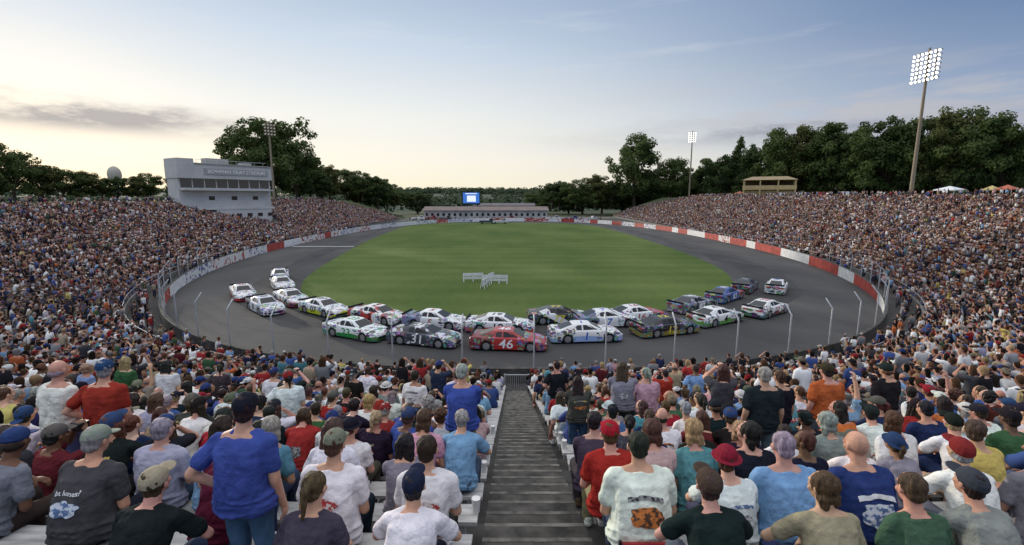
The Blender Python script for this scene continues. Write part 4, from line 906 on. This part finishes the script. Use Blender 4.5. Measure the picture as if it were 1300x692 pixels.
for (x,y,z,yaw,ri) in cands:
    if y<26 and abs(x-AX)<.78:continue
    lx=(x-PBX)*math.cos(-PBA)-(y-PBY)*math.sin(-PBA);ly=(x-PBX)*math.sin(-PBA)+(y-PBY)*math.cos(-PBA)
    if -6<lx<6.0 and abs(ly)<Lh+.8:continue
    if y<40:
        if ri>=27 and -4.6<x<3.3 or ri>=28 and abs(x)<6 or y<.8:continue
        if np.min(np.hypot(U[:,0]-x,U[:,1]-y))<.41:continue
        if ri==26 and -3.9<x<-2.95:continue
    dep=y*cp+(CAMH-z-1)*sp9
    if dep<1.5 or abs(x/dep)*600>740:continue
    out.append((x,y,z,yaw,math.sqrt(x*x+y*y+(CAMH-z-1)**2),dep))
vis=[c for c in out if abs(c[0]/c[5])*600<690 and ((CAMH-c[2]-1.2)*cp-c[1]*sp9)/c[5]*600<370]
vis.sort(key=lambda c:c[4]);near=vis[:300-len(heroes)];ns=set(id(c) for c in near);rest=[c for c in out if id(c) not in ns]
camm=boxmesh("camera",[((0,0,0),(.12,.05,.08)),((0,.05,0),(.06,.07,.06))],[mDark])
PM=[mOr,mRp,mKp,mBp,mWg,mYp]
last=-1
for (x,y,z,yaw,dd,dep) in near:
    st=random.random()<(.11 if dd>7 else 0);pi=random.choice(STANDS if st else (SITS if dd<6 else SITS*3+FARS))
    while pi==last:pi=random.choice(STANDS if st else SITS)
    if dd<5 and pi in(3,2):pi=0
    last=pi
    if st:y+=.30*math.cos(yaw);x-=.30*math.sin(yaw)
    sc=random.uniform(.86,1.01);ya=yaw+random.uniform(-.28,.28)*(1 if dd>5 else .5)
    bo,so,p=person(x,y,z,ya,pi,sc=sc)
    if dd<10 and random.random()<.5:
        m1,m2_=random.sample(PM,2);ph=random.uniform(0,6)
        print_on(so,p,[(*blob(random.uniform(.07,.12),random.uniform(.03,.08),random.uniform(-.06,.02),ph),m1)]+([(*arch(random.uniform(.08,.13),.025,.085,random.uniform(-.05,.15)),m2_)] if random.random()<.6 else []))
    if pi in(4,11):
        h=PO[pi]['Hc'];pos=Matrix.Rotation(ya,3,'Z')@Vector((0,.27,h.z+.0))*sc
        add_obj("handheld_camera",camm,loc=(x+pos.x,y+pos.y,z+pos.z),rot=(0,0,ya),label="small black camera held up by a spectator",cat="camera",group="cameras held by spectators")
cupb=B();cupb.cap((0,0,0),(0,0,.14),.032,.043,12,False);cupm=cupb.raw("paper_cup",[mWhite])
for i,x in((27,-.36),(25,-.34),(23,-.36),(26,.84),(24,.84),(22,-.36),(21,.84),(20,.86),(19,-.37)):
    add_obj("paper_cup",cupm,loc=(x,Y0-(PIT*i+.40)+.02,Z0+RISE*i+.42),label="white paper drink cup on bench",cat="cup",group="paper cups on benches")
y_,_w=seat_xy(26,1.55)
bk=add_obj("backpack",None,loc=(1.57,y_,Z0+RISE*26+.42),rot=(0,0,.3),label="blue backpack standing on the bench",cat="backpack")
mBk=M("backpack_nylon",(.03,.07,.22,1),.7,.2,8,.01,20);b=B();b.ell((0,0,.20),(.15,.11,.20));b.ell((0,-.09,.14),(.11,.06,.11));add_obj("bag",b.done("bag",.012,[mBk],1),parent=bk)
b=B();b.cap((0,0,.39),(0,-.02,.43),.02,.02);add_obj("handle",b.raw("handle",[mDark]),parent=bk)
for i,x,c in((26,1.0,(.22,.02,.02,1)),(23,1.6,(.05,.05,.06,1)),(22,-1.2,(.20,.02,.02,1))):
    y,yaw=seat_xy(i,x);e=add_obj("stadium_seat",None,loc=(x,y,Z0+RISE*i+.422),rot=(0,0,yaw),label="folding padded stadium seat clipped on the bench",cat="seat",group="padded stadium seats on benches")
    m_=M("seat_fabric",c,.8,.2,10);add_obj("cushion",boxmesh("cushion",[((0,.02,.015),(.42,.36,.03))],[m_]),parent=e)
    add_obj("backrest",boxmesh("backrest",[((0,-.245,.13),(.42,.03,.18))],[m_]),parent=e);add_obj("frame",boxmesh("frame",[((-.22,-.245,.12),(.02,.02,.24)),((.22,-.245,.12),(.02,.02,.24))],[mDark]),parent=e)
# ---- crowd stuff
tmpl=[[],[],[]];cfg=[(0,'short',None),(1,'short','cap'),(2,'bob',None),(5,'short','cap'),(15,'long',None),(7,'short',None),(14,'fringe',None),(3,'short','back'),(9,'short','cap'),(10,'short',None),(11,'long',None),(9,'bob',None)]
for lv,(tb_,ts,tt,th_) in enumerate(((420,320,160,90),(90,60,44,26),(34,22,18,14))):
    for pi,hr,hat in cfg:
        p=PO[pi];Vs=[];Ts=[];Ss=[];o=0
        Hm=np.array(p['H'])
        for me,slot,tg in((p['body'],0,tb_),(p['shirt'],1,ts),(p['trousers'],2,tt),(HM[hr],3,th_),(CM[hat] if hat else None,4,th_)):
            if me is None:continue
            v,t=decim(me,tg)
            if slot>=3:v=v@Hm[:3,:3].T+Hm[:3,3]
            Vs.append(v);Ts.append(t+o);Ss.append(np.full(len(t),slot));o+=len(v)
        tmpl[lv].append((np.vstack(Vs),np.vstack(Ts),np.concatenate(Ss)))
extra=[]
for k in range(0,len(base)):
    for _ in range(2):
        if rng.random()<.7 and NR[k]>20:
            d=NR[k]*PIT+rng.uniform(.5,3);q=base[k]+bn[k]*d;extra.append((q[0],q[1],Z0+RISE*NR[k],rng.uniform(0,6.28),150,9))
        if base[k,1]<150 and rng.random()<.42 and not(abs(base[k,0]-AX)<1.5 and base[k,1]<30):
            q=base[k]-bn[k]*rng.uniform(.5,1.6)+rng.uniform(-.4,.4,2)*.5;extra.append((q[0],q[1],0,math.atan2(-bn[k,1],-bn[k,0])-math.pi/2+rng.uniform(-.8,.8),50,9))
for k in range(110):extra.append((rng.uniform(-45,40),rng.uniform(203,214),0,rng.uniform(0,6.28),200,9))
extra=[e for e in extra if e[1]>3]
allp=[(c,False) for c in rest]+[(c,True) for c in extra]
shl=np.array([L(SH[k])[:3] for k in SHN]);trl=np.array([L(c)[:3] for c in TRC]);hrl=np.array([L(HRC[k])[:3] for k in HRN]);skl=np.array([L(c)[:3] for c in SKC])*.85;hal=np.array([L(c)[:3] for c in[(30,32,40),(205,205,202),(130,34,38),(40,60,110),(110,104,92),(25,25,28)]])
bins={}
for c,ex in allp:
    lv=0 if c[4]<26 else(1 if c[4]<62 else 2);ti=rng.integers(8,12) if (ex or rng.random()<.08) else rng.integers(0,8)
    if ex and ti==10:ti=9
    bins.setdefault((lv,ti,ex),[]).append(c)
VV=[];TT=[];CC=[];off=0
for (lv,ti,ex),cs in bins.items():
    v,t,s=tmpl[lv][ti];n=len(cs);a=np.array([[c[0],c[1],c[2],c[3]] for c in cs]);yw=a[:,3]+rng.uniform(-.3,.3,n);sc=rng.uniform(.84,1.03,n)
    fw=.3 if (ti>=8 and not ex) else 0
    ca,sa=np.cos(yw),np.sin(yw);x=(v[None,:,0]*ca[:,None]-v[None,:,1]*sa[:,None])*sc[:,None]+a[:,0:1]-fw*sa[:,None];y=(v[None,:,0]*sa[:,None]+v[None,:,1]*ca[:,None])*sc[:,None]+a[:,1:2]+fw*ca[:,None];z=v[None,:,2]*sc[:,None]+a[:,2:3]
    VV.append(np.stack([x,y,z],2).reshape(-1,3));TT.append((t[None]+(np.arange(n)*len(v))[:,None,None]).reshape(-1,3)+off);off+=n*len(v)
    pal=np.ones((n,5,4));pal[:,0,:3]=skl[rng.integers(0,len(skl),n)];pal[:,1,:3]=shl[rng.choice(len(SHN),n,p=SHP)];pal[:,2,:3]=trl[rng.integers(0,len(trl),n)];pal[:,3,:3]=hrl[rng.integers(0,len(hrl),n)];pal[:,4,:3]=hal[rng.integers(0,len(hal),n)]
    pal[:,:,:3]*=rng.uniform(.65,1.12,(n,5,1));CC.append(pal[:,s,:].reshape(-1,4))
mCrowd=bpy.data.materials.new("crowd_clothing");mCrowd.use_nodes=True;nn=mCrowd.node_tree;at=nn.nodes.new("ShaderNodeAttribute");at.attribute_name='pcol';nn.links.new(at.outputs["Color"],nn.nodes["Principled BSDF"].inputs["Base Color"]);nn.nodes["Principled BSDF"].inputs["Roughness"].default_value=.9;nn.nodes["Principled BSDF"].inputs["Specular IOR Level"].default_value=.1
cm=big_mesh("crowd",np.vstack(VV),np.vstack(TT),[mCrowd],np.vstack(CC),True)
add_obj("crowd",cm,kind="stuff",label="packed crowd of spectators filling the grandstand benches",cat="crowd")
print("CROWD",len(rest),len(extra),"faces",len(cm.polygons))
